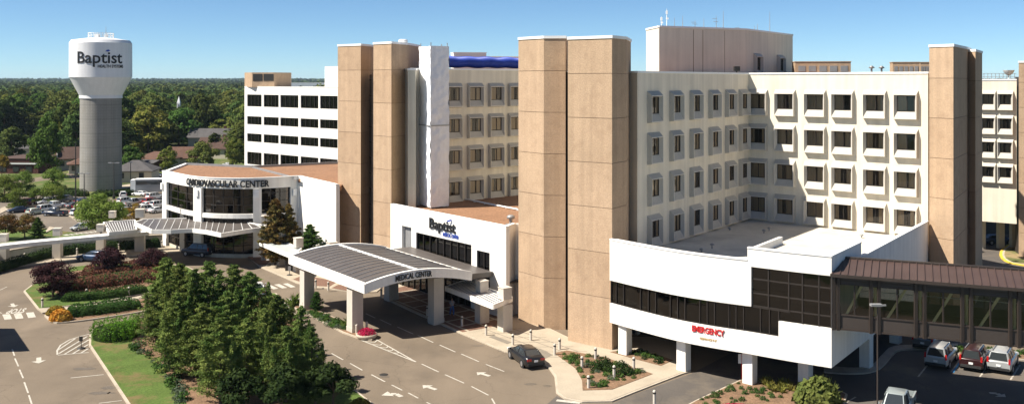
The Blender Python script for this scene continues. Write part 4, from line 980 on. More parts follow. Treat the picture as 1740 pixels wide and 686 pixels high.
# planting islands
def island(name_, poly, m, label=None, h=.17): return raised(name_, smoothpoly(poly, 1) if len(poly) < 12 else poly, h, m, True)
i1 = [G(40, 496), G(60, 481), G(84, 466), G(120, 455), G(190, 447), G(262, 446), G(320, 455), G(360, 476), G(300, 492), G(245, 500), G(175, 514), G(104, 523), G(64, 526.5)]
island('lawn', i1, 'lawn')
s = MB(); s.prism([G(92, 499), G(96, 478), G(125, 463), G(190, 455), G(270, 452), G(300, 470), G(240, 492), G(175, 500), G(110, 506)], .05, .20); struct('planting_bed', s, ['mulch'])
s = MB(); s.prism([G(64, 526.5), G(104, 524), G(175, 516), G(245, 503), G(246, 507), G(178, 521), G(106, 529), G(72, 533)], .02, .15); struct('path', s, ['concrete'])
i2 = [G(72, 534), G(106, 530), G(178, 522), G(246, 508), G(330, 496), G(330, 512), G(244, 531), G(150, 545), G(100, 550.5), G(86, 548)]
island('planting_bed', i2, 'mulch')
big = [G(152, 571), G(155, 562), G(175, 553), G(240, 543), G(320, 527), G(400, 510), G(452, 497), G(470, 500), G(481, 512), G(515, 548), G(550, 630), G(607, 667), G(650, 700), G(690, 740), G(270, 745), G(218, 690), G(180, 632), G(151, 588)]
raised('lawn', big, .17, 'lawn', True)
s = MB(); s.prism([G(236, 556), G(240, 548), G(320, 532), G(400, 515), G(450, 502), G(466, 505), G(478, 520), G(510, 552), G(520, 600), G(470, 700), G(430, 735), G(350, 735), G(318, 690), G(298, 655), G(268, 620), G(222, 590)], .06, .20); struct('planting_bed', s, ['mulch'])
# canopy island
i3 = [G(492, 517), G(500, 514), G(520, 520), G(560, 537), G(600, 556), G(636, 573), G(632, 579), G(618, 578.5), G(582, 566), G(520, 533), G(494, 522)]
raised('planting_bed', i3, .17, 'mulch', True, kw=.14)
# beds by the emergency wing
for poly in ([G(942, 602), G(963, 597.5), G(1028, 609), G(1109, 637.5), G(1040, 664), G(990, 665.5), G(989, 648), G(978, 628)], [G(1037, 600), G(1070, 595.6), G(1115, 604.6), G(1144, 614), G(1123, 623.5), G(1075, 611)]):
    s = MB(); s.prism(poly, .05, .16); struct('planting_bed', s, ['mulch'])
i4 = [G(1150, 700), G(1181, 683), G(1257, 648), G(1268, 647), G(1300, 650), G(1358, 655), G(1425, 665), G(1440, 672), G(1425, 720), G(1380, 740), G(1170, 740)]
raised('planting_bed', i4, .18, 'mulch', True, kw=.14)
# kerb and strips on the right
kk = dens([G(1400, 633), G(1440, 636), G(1478, 634), G(1500, 624), G(1516, 606), G(1531, 596), G(1580, 594), G(1625, 592)], 3); kb = dens([G(1400, 622), G(1440, 626), G(1470, 625), G(1486, 618), G(1500, 603), G(1520, 589), G(1580, 587), G(1628, 585)], 3)
raised('pavement', kk + kb[::-1], .13, 'kerb')
raised('planting_bed', [G(1625, 603), G(1632, 594), G(1700, 596), G(1760, 600), G(1820, 604), G(1820, 618), G(1740, 613), G(1640, 606)], .17, 'mulch', True)
s = MB(); s.sheet([G(1640, 592), G(1650, 580), G(1820, 580), G(1820, 599), G(1740, 595)], .014); struct('side_road', s, ['asphalt'])
# yellow-kerbed lawn beyond the skywalk
yl = [G(1790, 404), G(1728, 409), G(1704, 421), G(1697, 432), G(1702, 442), G(1720, 450), G(1800, 458)]
s = MB(); s.prism(smoothpoly(yl, 1), 0, .15); struct('kerb', s, ['yellow'])
s = MB(); s.prism(inset(smoothpoly(yl, 1), .35), .01, .16); struct('kerb', s, ['kerb'])
s = MB(); s.prism(inset(smoothpoly(yl, 1), .6), .02, .175); struct('lawn', s, ['drygrass'])
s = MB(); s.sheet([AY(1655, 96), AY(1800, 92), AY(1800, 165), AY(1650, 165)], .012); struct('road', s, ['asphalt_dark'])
# far lawns, streets between the houses
def gsheet(name, pts, m, z): s = MB(); s.sheet([G(*p) for p in pts], z); struct(name, s, [m])
gsheet('lawn', [(100, 334), (104, 322), (130, 316), (232, 322), (262, 330), (230, 336), (180, 337), (130, 333)], 'drygrassgreen', .014)
gsheet('lawn', [(-40, 330), (-40, 270), (60, 258), (105, 262), (120, 290), (150, 300), (150, 320), (104, 326), (60, 330)], 'drygrassgreen', .008)
gsheet('lawn', [(205, 300), (230, 262), (420, 262), (420, 292), (300, 300), (250, 300)], 'drygrassgreen', .008)
gsheet('road', [(-40, 312), (60, 302), (112, 294), (150, 300), (150, 306), (110, 302), (60, 309), (-40, 320)], 'asphalt', .016)
gsheet('road', [(205, 321), (205, 315), (300, 300), (420, 286), (420, 290), (300, 306)], 'concrete', .016)
gsheet('road', [(-10, 285), (20, 262), (60, 250), (64, 256), (40, 272), (50, 290), (10, 296)], 'asphalt', .018)
gsheet('lawn', [(-60, 410), (-60, 388), (60, 386), (160, 400), (150, 408), (90, 412), (0, 418)], 'lawn', .02)
s = MB(); s.prism([G(84, 386), G(94, 388), G(78, 396), G(78, 393)], 0, .14); s.prism([G(115, 366), G(121, 366), G(137, 375.5), G(130, 376)], 0, .14); s.prism([G(0, 355), G(8, 352), G(14, 357), G(0, 364)], 0, .14); struct('kerb', s, ['concrete'])
# hills: a wooded ridge that closes the horizon
nx_, ny_ = 160, 14; vs = []
for j in range(ny_):
    Y_ = 3000 + j * 330
    for i in range(nx_):
        X_ = -4200 + 8400 * i / (nx_ - 1); t = j / (ny_ - 1)
        h_ = 14 * math.sin(min(1, t * 1.25) * math.pi / 2) ** 1.5 + 4 * math.sin(X_ / 610 + j) * t + 3 * math.sin(X_ / 233 + 2 * j) * t
        vs.append((X_, Y_, max(.1, h_) if j else .05))
s = MB(); s.add(vs, [(j * nx_ + i, j * nx_ + i + 1, (j + 1) * nx_ + i + 1, (j + 1) * nx_ + i) for j in range(ny_ - 1) for i in range(nx_ - 1)], 0, True); struct('hills', s, ['hillwood'])

# ================================================================ markings
s = MB(); z = .020
for a, b, c, d_ in ((747, 585.7, 774, 597.7), (783.8, 601, 813.8, 614), (825.8, 618.7, 856.7, 630.7), (716.5, 618, 745.6, 631.6), (756, 636, 788.6, 650.5), (801, 656, 830, 671), (835.7, 676.6, 841, 686), (710, 569.5, 736, 581.5), (645.7, 542.5, 664.6, 551.5), (675, 555, 702, 567), (621.7, 532.5, 637.6, 540), (540, 586.6, 552, 594), (563.4, 600, 583, 611), (595, 617, 615.7, 628.6), (631, 636, 654, 648), (665.5, 653.5, 683.5, 662.6), (693.7, 667, 710.6, 676), (725, 683, 748, 695), (20.8, 593, 24.6, 604), (25.3, 608.5, 31.3, 622), (33, 627.5, 39.5, 642), (41.3, 649, 47.8, 667), (49, 671, 57, 695)):
    strip(s, G(a, b), G(c, d_), .12, z)
struct('road_marking', s, ['paint'])
s = MB()
for a, b, c, d_ in ((120, 641.7, 176, 636), (168, 684.6, 207, 680), (0, 492.5, 12, 487)): strip(s, G(a, b), G(c, d_), .12, z)
strip(s, G(945.6, 679.7), G(986, 684), .45, .024)
for c in (446.5, 462, 477, 491.5): 
    yb = 489 - (c - 446) * .095; P, Q = G(c - 7, yb - 3.3), G(c + 7, yb + 3.2); strip(s, P, Q, .62, z)
for c, yb in ((-10, 540), (11.7, 538.2), (31, 536.8), (52, 535)):
    s.sheet([G(c - 8, yb - 4), G(c + 5, yb - 5), G(c + 9, yb + 3.5), G(c - 4, yb + 5)], z)
strip(s, G(-30, 519), G(3, 532), .12, z)
for k in range(7): P = G(115 + k * 8.2, 398.5 - k * .9); strip(s, (P[0] - .45, P[1]), (P[0] + .5, P[1] - .6), .9, .022)
struct('road_marking', s, ['paint'])
s = MB(); out = [(97.5, 602), (97, 595), (103, 586), (118, 577), (135, 571.5), (157, 566)]
for p, q in zip(out, out[1:]): strip(s, G(*p), G(*q), .14, .020)
strip(s, G(98, 603), G(151, 598.5), .14, .024)
for a in ((98, 595, 128, 575), (100, 600.5, 148, 571.5), (109, 602, 151, 577), (124, 600.5, 150, 585), (138, 599.3, 150, 592)): strip(s, G(a[0], a[1]), G(a[2], a[3]), .16, .028)
g1, g2, g3 = G(613.6, 577.6), G(706.7, 614.5), G(637.6, 575.5); strip(s, g1, g2, .14, .020); strip(s, g3, g2, .14, .024)
for t in (.06, .2, .34, .47, .6): P, Q = lerp(g1, g2, t), lerp(g3, g2, t); m_ = lerp(lerp(P, Q, .5), g2, .09); strip(s, P, m_, .13, .028); strip(s, Q, m_, .13, .032)
struct('road_marking', s, ['paint'])
def arrow(mb, tip, tail, z=.022, k=1.0):
    T, B_ = Vector(tip), Vector(tail); d = (T - B_); L_ = d.length; d.normalize(); n_ = Vector((-d.y, d.x)); w1, w2 = .16 * k, .48 * k; nk = T - d * L_ * .42
    pts = [B_ + n_ * w1, B_ - n_ * w1, nk - n_ * w1, nk - n_ * w2, T, nk + n_ * w2, nk + n_ * w1]; mb.sheet([tuple(p) for p in pts], z)
def arrow2(mb, pts, z=.022, w=.20):
    for p, q in zip(pts, pts[1:-1]): strip(mb, p, q, w * 2, z); 
    T, B_ = Vector(pts[-1]), Vector(pts[-2]); d = (T - B_).normalized(); n_ = Vector((-d.y, d.x)); mb.sheet([tuple(B_ - n_ * .62), tuple(T), tuple(B_ + n_ * .62)], z + .004)
s = MB(); arrow(s, G(810, 632), G(832, 638.5), k=1.1); arrow(s, G(718, 654), G(741, 661.5), k=1.1)
arrow2(s, [G(682, 673.5), G(673, 669), G(664, 668.6), G(648, 671.5)]); arrow2(s, [G(514, 510), G(508, 506), G(500, 507), G(492, 512)], w=.14)
arrow(s, G(66, 617), G(66, 607), k=1.2); arrow(s, G(24, 521.5), G(20.5, 515.5), k=1.1); arrow2(s, [G(1681, 667), G(1694, 668), G(1699, 671), G(1709, 674)])
struct('arrow_marking', s, ['paint'])
# STOP, read by drivers coming the other way
s = MB(); vs, fs, w_ = textmb('STOP', 2.0, .008, .03); P, Q = G(46, 523.5), G(15.5, 525.5); Wd = dist(P, Q); d = ((Q[0] - P[0]) / Wd, (Q[1] - P[1]) / Wd)
s.add([(P[0] + d[0] * x / w_ * Wd - d[1] * zz, P[1] + d[1] * x / w_ * Wd + d[0] * zz, .022 - y) for x, y, zz in vs], fs)
struct('road_lettering', s, ['paint'])
# bay lines in the right-hand parking area and the blue accessible bay line
s = MB()
for a in ((1664, 641, 1679, 621), (1717, 645, 1733, 620), (1434, 686, 1454, 674), (1560, 640, 1582, 612)): strip(s, G(a[0], a[1]), G(a[2], a[3]), .13, .022)
strip(s, G(1616, 632), G(1632, 609), .12, .022); struct('road_marking', s, ['paintdim'])
s = MB(); strip(s, G(1619, 632.5), G(1635, 609), .16, .022); struct('road_marking', s, ['blue_paint'])
s = MB()
for k in range(5): P = G(62 + k * 28, 357 - k * 1.5); strip(s, P, (P[0] - 3.2, P[1] - 4), .1, .022)
for k in range(5): P = G(205 + k * 17, 350 - k * .5); strip(s, P, (P[0] - 3.2, P[1] - 4), .1, .022)
struct('road_marking', s, ['paintdim'])
# tar patches and dark oil marks with a shape of their own
s = MB()
for px, py, a, b, ln in ((143, 626, .9, .45, 8), (172, 667, 1.0, .4, 8), (185, 658, .6, .4, 6), (654, 639.5, .42, .3, 10), (812, 587, .6, .22, 7), (852, 596, .35, .2, 6), (902, 652, .5, .3, 7), (930, 655, .35, .25, 6)):
    c = G(px, py); pts = [(c[0] + a * math.cos(t) * random.uniform(.6, 1.2), c[1] + b * math.sin(t) * random.uniform(.6, 1.2)) for t in np.linspace(0, 2 * math.pi, 34)[:-1]]; s.sheet(pts, .012)
struct('oil_stain', s, ['oil'])
s = MB(); s.lathe([(.36, 0), (.36, .012), (.3, .014)], (*G(652, 636), .007), 20); tag(link('manhole_cover', s.mesh('manhole_cover', ['darkmetal'], (*G(652, 636), 0)), (*G(652, 636), 0)), 'round dark manhole cover in the drive left of the painted arrow', 'manhole cover')
# ================================================================ foliage
def quads(cen, nrm, size, aspect=.55, bend=.0, up=None):
    """one leaf-shaped quad per centre, facing nrm, of the given length"""
    n_ = len(cen); nrm = nrm / (np.linalg.norm(nrm, axis=1, keepdims=True) + 1e-9)
    r_ = rng.normal(0, 1, (n_, 3)) if up is None else up + rng.normal(0, .25, (n_, 3))
    u = r_ - (r_ * nrm).sum(1, keepdims=True) * nrm; u /= np.linalg.norm(u, axis=1, keepdims=True) + 1e-9
    v = np.cross(nrm, u); s_ = np.asarray(size).reshape(-1, 1) * np.ones((n_, 1))
    a = cen - u * s_ * .5; b = cen + v * s_ * aspect * .5 + nrm * s_ * .06; c = cen + u * s_ * .5; d = cen - v * s_ * aspect * .5 + nrm * s_ * .06
    return np.stack([a, b, c, d], 1).reshape(-1, 3)
def quadmesh(name, V, m):
    me = bpy.data.meshes.new(name); n_ = len(V) // 4
    me.vertices.add(len(V)); me.vertices.foreach_set('co', V.astype(np.float32).ravel())
    me.loops.add(4 * n_); me.loops.foreach_set('vertex_index', np.arange(4 * n_, dtype=np.int32))
    me.polygons.add(n_); me.polygons.foreach_set('loop_start', np.arange(0, 4 * n_, 4, dtype=np.int32)); me.polygons.foreach_set('loop_total', np.full(n_, 4, dtype=np.int32))
    me.update(calc_edges=True); me.materials.append(m); return me
def sph(n_):
    v = rng.normal(0, 1, (n_, 3)); return v / np.linalg.norm(v, axis=1, keepdims=True)
def lobes_crown(h, r, hb, nl, nleaf, leaf, flat=1.0, ragged=.25, lobe=.38, low=-.45):
    """uneven crown: clumps spread through an ovoid, leaves on each clump's outside"""
    out = []; cz = (h + hb) / 2; rz_ = (h - hb) / 2
    k = 0; cs = []
    while len(cs) < nl:
        d = sph(1)[0]; rad = rng.uniform(.25, .86) ** .6
        if d[2] < low: continue
        p = np.array([d[0] * r * rad, d[1] * r * rad, cz + d[2] * rz_ * rad * flat]); wid = 1 - .35 * max(0, d[2]) ** 2
        cs.append(p * np.array([wid, wid, 1]))
    for p in cs:
        lr = lobe * r * rng.uniform(.55, 1.25); m_ = int(nleaf / nl * rng.uniform(.6, 1.4)); d = sph(m_); d[:, 2] = np.where(d[:, 2] < -.3, -d[:, 2] * .5, d[:, 2])
        rr_ = lr * (1 - np.abs(rng.normal(0, ragged, m_))).clip(.2, 1.25).reshape(-1, 1)
        c = p + d * rr_ * np.array([1, 1, .78]); nr_ = d + rng.normal(0, .45, (m_, 3)) + np.array([0, 0, .25])
        out.append(quads(c, nr_, leaf * rng.uniform(.6, 1.3, m_)))
    return np.concatenate(out), cs
def trunk_mb(h, r0, cs=(), lean=0.0, n_=7):
    s = MB(); top = Vector((lean * h, 0, h * .8)); s.tube([(0, 0, 0), (lean * h * .3, 0, h * .35), tuple(top)], [r0, r0 * .75, r0 * .3], n_)
    for p in list(cs)[:7]:
        z0 = min(p[2] * .55, h * .6); s.tube([(lean * h * .5, 0, z0), tuple((Vector(p) + Vector((0, 0, z0))) / 2 + Vector((0, 0, .1))), tuple(p)], [r0 * .45, r0 * .3, r0 * .1], 5)
    return s
def broadleaf(h, r, hb, nl, nleaf, leaf, m, **k):
    V, cs = lobes_crown(h, r, hb, nl, nleaf, leaf, **k)
    return trunk_mb(h, max(.12, h * .022), cs).mesh('trunk', ['bark']), quadmesh('crown', V, m)
def conifer(h, r, m, nb=100, per=15, leafn=13, leaf=.18, droop=.35, plumes=0):
    """feathery upright tree: whorls of drooping sprays round a straight trunk"""
    out = []; s = MB(); s.tube([(0, 0, 0), (0, 0, h * .5), (0, 0, h * .97)], [h * .02, h * .013, .02], 7)
    for b in range(nb):
        t = (b + rng.uniform(0, 1)) / nb; z0 = h * (.04 + .93 * t); az = b * 2.399 + rng.normal(0, .3)
        prof = (1 - t ** 1.25) ** .8 * (.72 + .28 * min(1, t * 5)); L_ = r * prof * rng.uniform(.7, 1.22) + .12
        d = np.array([math.cos(az), math.sin(az), 0]); ks = np.linspace(.12, 1, per)
        axis = d * (ks * L_).reshape(-1, 1) + np.array([0, 0, 1.0]) * (z0 + L_ * (.62 * ks - droop * ks ** 2 * rng.uniform(.4, 1.5))).reshape(-1, 1)
        if b % 3 == 0: s.tube([(0, 0, z0), tuple(axis[per // 2]), tuple(axis[-1])], [.035, .02, .008], 4)
        c = np.repeat(axis, leafn, 0); n_ = len(c); sp = (.10 + .16 * L_ * .4) * (1.1 - .55 * np.repeat(ks, leafn)).reshape(-1, 1)
        c = c + rng.normal(0, 1, (n_, 3)) * sp * np.array([1, 1, .55]); up = d * 1.0 + np.array([0, 0, -.15])
        nr_ = rng.normal(0, .75, (n_, 3)) + np.array([0, 0, .5]) + d * .4
        out.append(quads(c, nr_, leaf * rng.uniform(.6, 1.35, n_), .42, up=np.repeat(up.reshape(1, 3), n_, 0)))
    for k in range(plumes):
        az = k * 2.4 + rng.uniform(-.4, .4); o_ = np.array([math.cos(az), math.sin(az), 0]) * r * rng.uniform(.34, .62); zb = h * rng.uniform(.08, .3); zt = h * rng.uniform(.62, .9); n_ = 1500
        t = rng.uniform(0, 1, (n_, 1)) ** .8; d2 = sph(n_); d2[:, 2] *= .3; lump = .75 + .35 * np.sin(t * 23 + k) * np.cos(np.arctan2(d2[:, 1:2], d2[:, 0:1]) * 3 + t * 9)
        c = o_ * (1 + .25 * t) + d2 * (r * .34 * (1 - t) ** .7 + .05) * lump + np.array([0, 0, 1.0]) * (zb + (zt - zb) * t)
        out.append(quads(c, d2 + rng.normal(0, .6, (n_, 3)) + np.array([0, 0, .3]), leaf * rng.uniform(.6, 1.3, n_), .42, up=d2 + np.array([0, 0, .5])))
        s.tube([(0, 0, h * .06), (o_[0] * .8, o_[1] * .8, zb), (o_[0] * 1.2, o_[1] * 1.2, zt * .95)], [.07, .05, .01], 5)
    return s.mesh('trunk', ['bark']), quadmesh('crown', np.concatenate(out), m)
LM = dict(
 cypress=lambda: leafmat('cypress_leaves', (.058, .112, .028), (.18, .225, .06), .22, .22, .8),
 dark=lambda: leafmat('woodland_leaves', (.032, .056, .018), (.075, .105, .03), .38, .2, .25),
 olive=lambda: leafmat('olive_leaves', (.065, .09, .024), (.125, .14, .038), .3, .22, .25),
 bright=lambda: leafmat('bright_leaves', (.10, .165, .032), (.18, .235, .055), .18, .3, .6),
 lime=lambda: leafmat('yellowgreen_leaves', (.11, .15, .03), (.19, .19, .045), .2, .28, .5),
 green=lambda: leafmat('green_leaves', (.05, .105, .025), (.09, .15, .035), .15, .25, .6),
 purple=lambda: leafmat('purple_leaves', (.036, .017, .020), (.075, .036, .038), .15, .15, .8),
 rust=lambda: leafmat('rust_leaves', (.16, .085, .03), (.11, .10, .035), .15, .2, .9),
 gold=lambda: leafmat('golden_leaves', (.26, .17, .03), (.16, .13, .03), .15, .25, .9),
 orange=lambda: leafmat('orange_leaves', (.52, .19, .03), (.40, .24, .05), .1, .2, 1.2),
 hedge=lambda: leafmat('hedge_leaves', (.035, .075, .02), (.055, .11, .026), .15, .2, 1.0),
 brighthedge=lambda: leafmat('bright_hedge_leaves', (.07, .18, .02), (.11, .24, .03), .1, .25, 1.0),
 redshrub=lambda: leafmat('reddish_shrub_leaves', (.085, .045, .03), (.17, .062, .048), .15, .15, 2.2),
 magnolia=lambda: leafmat('glossy_dark_leaves', (.018, .034, .012), (.036, .055, .018), .15, .12, 1.0),
 yucca=lambda: leafmat('strap_leaves', (.24, .22, .05), (.16, .17, .045), .15, .2, 1.0),
 grey=lambda: leafmat('greygreen_leaves', (.10, .13, .09), (.07, .11, .05), .2, .2, 1.2),
 crimson=lambda: leafmat('crimson_flowers', (.55, .025, .07), (.38, .02, .05), .1, .2, 3),
)
def LX(k): return LM[k]()
def place_tree(name, meshes, loc, rz, sc, label, cat='tree', group=None):
    t = thing(name, (loc[0], loc[1], loc[2] if len(loc) > 2 else 0), label, cat, group, rz); t.scale = sc if hasattr(sc, '__len__') else (sc,) * 3
    link('trunk', meshes[0], (0, 0, 0), 0, t); link('crown', meshes[1], (0, 0, 0), 0, t); return t

# the stand of feathery evergreens in the island
CON = [conifer(8, 2.4, LX('cypress'), nb=70, plumes=4), conifer(8, 2.2, LX('cypress'), nb=60, droop=.1, plumes=5), conifer(8, 2.7, LX('cypress'), nb=80, droop=.2, plumes=6), conifer(8, 2.0, LX('cypress'), nb=62, plumes=3)]
stand = [(283, 588, 443, 1.0), (306, 602, 453, 1.0), (270, 594, 487, .95), (330, 618, 464, 1.0), (357, 606, 450, 1.05), (398, 610, 455, .95), (424, 612, 468, .95), (300, 640, 505, 1.1), (345, 650, 520, 1.1), (296, 620, 525, 1.0), (470, 640, 507, .95), (512, 648, 526, .95), (420, 672, 546, 1.0), (375, 690, 545, 1.0), (486, 686, 560, 1.0), (450, 655, 530, .9), (387, 640, 500, 1.0), (530, 672, 560, .85)]
LB = ['evergreen at the far tip of the stand nearest the purple plum', 'slim upright evergreen just behind the far tip of the stand', 'wide low evergreen overhanging the round clipped hedge', 'evergreen in the middle of the far side of the stand', 'broad bushy topped evergreen rising furthest toward the curved drop-off canopy', 'pointed evergreen standing between the bushy topped one and the road crossing', 'evergreen behind the dark feathery stand facing the zebra crossing', 'spreading evergreen above the sloping mulch and small blue-green shrubs', 'dense evergreen at the front corner of the mulch bed', 'low branched evergreen next to the clipped hedge and lawn', 'pointed evergreen on the drive side of the stand near the canopy column', 'slender evergreen on the outer drive side of the stand', 'rounded evergreen low in the front of the stand', 'evergreen at the lower front of the stand above the bottom lawn edge', 'evergreen in the front of the stand beside the dark magnolia', 'evergreen in the crowded heart of the stand', 'tall inner evergreen between the bushy topped one and the front row', 'smallest evergreen at the drive edge of the stand casting shade on the road']
for k, (px, py, ty, wv) in enumerate(stand):
    s_ = (py - HY) / H; hh = (py - ty) / s_ * 1.04; sc = hh / 8
    place_tree('evergreen_tree', CON[k % 4], (*G(px, py), .15), k * 1.7, (sc * 1.2 * wv, sc * 1.2 * wv, sc), 'dark green feathery ' + LB[k] if not LB[k].startswith(('slim', 'wide', 'broad', 'pointed', 'spreading', 'dense', 'low', 'slender', 'rounded', 'tall', 'smallest')) else LB[k], 'evergreen tree', 'evergreens in the planted island')
place_tree('evergreen_tree', CON[0], (-52.5, 74.0, 0), 0, (1.5, 1.5, 1.45), 'tall evergreen at the drive edge beyond the picture side, casting a ragged shadow', 'evergreen tree')
# dark magnolias in front
mag = broadleaf(3.6, 1.9, .3, 16, 3600, .30, LX('magnolia'))
for k, (px, py, sc, l_) in enumerate(((405, 715, .95, 'dark magnolia with glossy leaves below the front evergreens'), (478, 712, 1.0, 'dark glossy magnolia under the centre of the stand at the picture edge'), (566, 700, .92, 'dark rounded magnolia beside the drive where the dashes begin'), (536, 700, .85, 'dark magnolia tucked between the drive-side magnolia and the evergreens'))):
    place_tree('magnolia', mag, (*G(px, py), .15), k * 2.1, sc, l_, 'magnolia')
# purple plums
plum = broadleaf(4.2, 2.3, -.2, 44, 7500, .24, LX('purple'), ragged=.35, low=-.9)
for k, (px, py, ty, l_) in enumerate(((90, 507, 441, 'round purple-leaved plum tree at the lawn end of the shrub bed'), (187, 472, 417, 'purple-leaved plum tree in front of the parked navy car'), (258, 468, 420, 'purple-leaved plum tree beside the evergreen stand'))):
    s_ = (py - HY) / H; sc = (py - ty) / s_ / 4.2; place_tree('plum_tree', plum, G(px, py), k * 2.0, (sc * (1.0, .9, .95)[k],) * 2 + (sc,), l_, 'plum tree', 'purple plums along the shrub bed')
# trees by the curved building, lot trees
T1 = conifer(8, 2.3, LX('rust'), nb=80, leaf=.34); T2 = conifer(8, 2.4, LX('green'), nb=85, leaf=.34); T3 = broadleaf(7.5, 3.6, .3, 54, 13000, .32, LX('bright'), low=-.8); T3d = broadleaf(7, 3.6, -1.5, 44, 9500, .36, LX('bright'), ragged=.16, lobe=.42, low=-.9)
TR = broadleaf(4.4, 2.5, .3, 34, 5200, .28, LX('rust'), ragged=.35, low=-.8); TG = broadleaf(4.2, 2.2, .2, 26, 4000, .28, LX('gold'), ragged=.35, low=-.8)
def pt(name, meshes, basez, px, py, ty, wd, label, cat='tree', group=None, rz=0.0):
    s_ = (py - HY) / H; sc = (py - ty) / s_ / basez; return place_tree(name, meshes, G(px, py), rz, (sc * wd, sc * wd, sc), label, cat, group)
pt('cypress_tree', T1, 8, 468, 451, 336, 1.0, 'tall rust-tinged cypress tree against the shaded bay of the curved building', 'cypress tree')
pt('cypress_tree', T1, 8, 490, 450, 345, .85, 'darker cypress tree between the rusty one and the pale side wall', 'cypress tree', rz=1.3)
pt('cypress_tree', T2, 8, 526, 452, 380, 1.3, 'low broad green cypress tree at the foot of the pale side wall', 'cypress tree')
pt('cypress_tree', T1, 8, 508, 450, 392, 1.05, 'small yellowish cypress tree behind the pale walkway roof', 'cypress tree', rz=2.2)
pt('shade_tree', T3, 7.5, 172, 404, 326, 1.1, 'full bright green shade tree beside the small dark canopy and parking lot', 'shade tree')
pt('golden_tree', TG, 4.2, 224, 382, 345, .95, 'small golden-brown tree between the shade tree and the curved building', 'small tree')
pt('rust_tree', TR, 4.4, 9, 407, 361, .95, 'rust-coloured tree at the parking lot edge nearest the picture side', 'small tree')
pt('rust_tree', TR, 4.4, 42, 406, 362, .95, 'rust-brown tree between the other rust tree and the green cone tree', 'small tree', rz=1.1)
pt('cone_tree', T2, 8, 64, 410, 368, 1.15, 'small green cone-shaped tree beside the rust trees above the walkway roof', 'small tree')
pt('weeping_tree', T3d, 7, 38, 324, 289, .95, 'rounded bright green weeping tree below the flat dark roof', 'weeping tree')
pt('weeping_tree', T3d, 7, 96, 322, 284, 1.0, 'rounded bright green weeping tree beside the street near the water tower', 'weeping tree', rz=2)
pt('weeping_tree', T3d, 7, 90, 345, 311, 1.1, 'low bright green weeping tree behind the white vans in the lot', 'weeping tree', rz=4)
pt('weeping_tree', T3d, 7, 8, 342, 296, 1.0, 'large bright green bushy tree at the edge of the picture above the lot', 'weeping tree', rz=1)
pt('weeping_tree', T3d, 7, 62, 347, 318, 1.0, 'small olive bush-like tree by the maroon car', 'weeping tree', rz=3)
pt('weeping_tree', T3d, 7, 28, 352, 318, 1.0, 'pale green leaning bush tree beside the navy sedan', 'weeping tree', rz=5)
# bushes
def shrub_mesh(r, h, n_, leaf, m, up=.3, spiky=False):
    d = sph(n_); d[:, 2] = np.abs(d[:, 2]); rad = (1 - np.abs(rng.normal(0, .28, n_))).clip(.15, 1.2).reshape(-1, 1)
    c = d * rad * np.array([r, r, h]); 
    if spiky:
        c = d * rng.uniform(.2, .75, (n_, 1)) * np.array([r, r, h]); return quadmesh('foliage', quads(c, np.cross(d, rng.normal(0, 1, (n_, 3))), leaf, .16, up=d), m)
    return quadmesh('foliage', quads(c, d + rng.normal(0, .5, (n_, 3)), leaf * rng.uniform(.6, 1.3, n_)), m)
def bush(name, me, px, py, label, cat='shrub', group=None, sc=1.0, rz=0.0, z=.15):
    o = link(name, me, (*G(px, py), z), rz); o.scale = sc if hasattr(sc, '__len__') else (sc,) * 3; return tag(o, label, cat, group)
bush('flowering_shrub', shrub_mesh(1, 1, 1500, .26, LX('orange')), 103, 546, 'vivid orange rounded shrub at the end of the hedge strip, beside the path', 'shrub', sc=(1.15, .8, 1.15))
bush('flowering_shrub', shrub_mesh(1, 1, 1300, .26, LX('gold')), 96, 536, 'yellow-orange mound behind the vivid orange shrub', 'shrub', sc=(1.05, .9, .9))
s = MB(); s.lathe([(.8, 0), (1.0, .25), (1.02, .42), (.9, .42)], (0, 0, 0), 20); fb = thing('flower_bed', (*G(623, 574), 0), 'round bed of crimson flowers at the canopy column foot', 'flower bed'); local('rim', s, ['kerb'], fb); link('foliage', shrub_mesh(.92, .62, 1500, .13, LX('crimson')), (0, 0, .35), 0, fb)
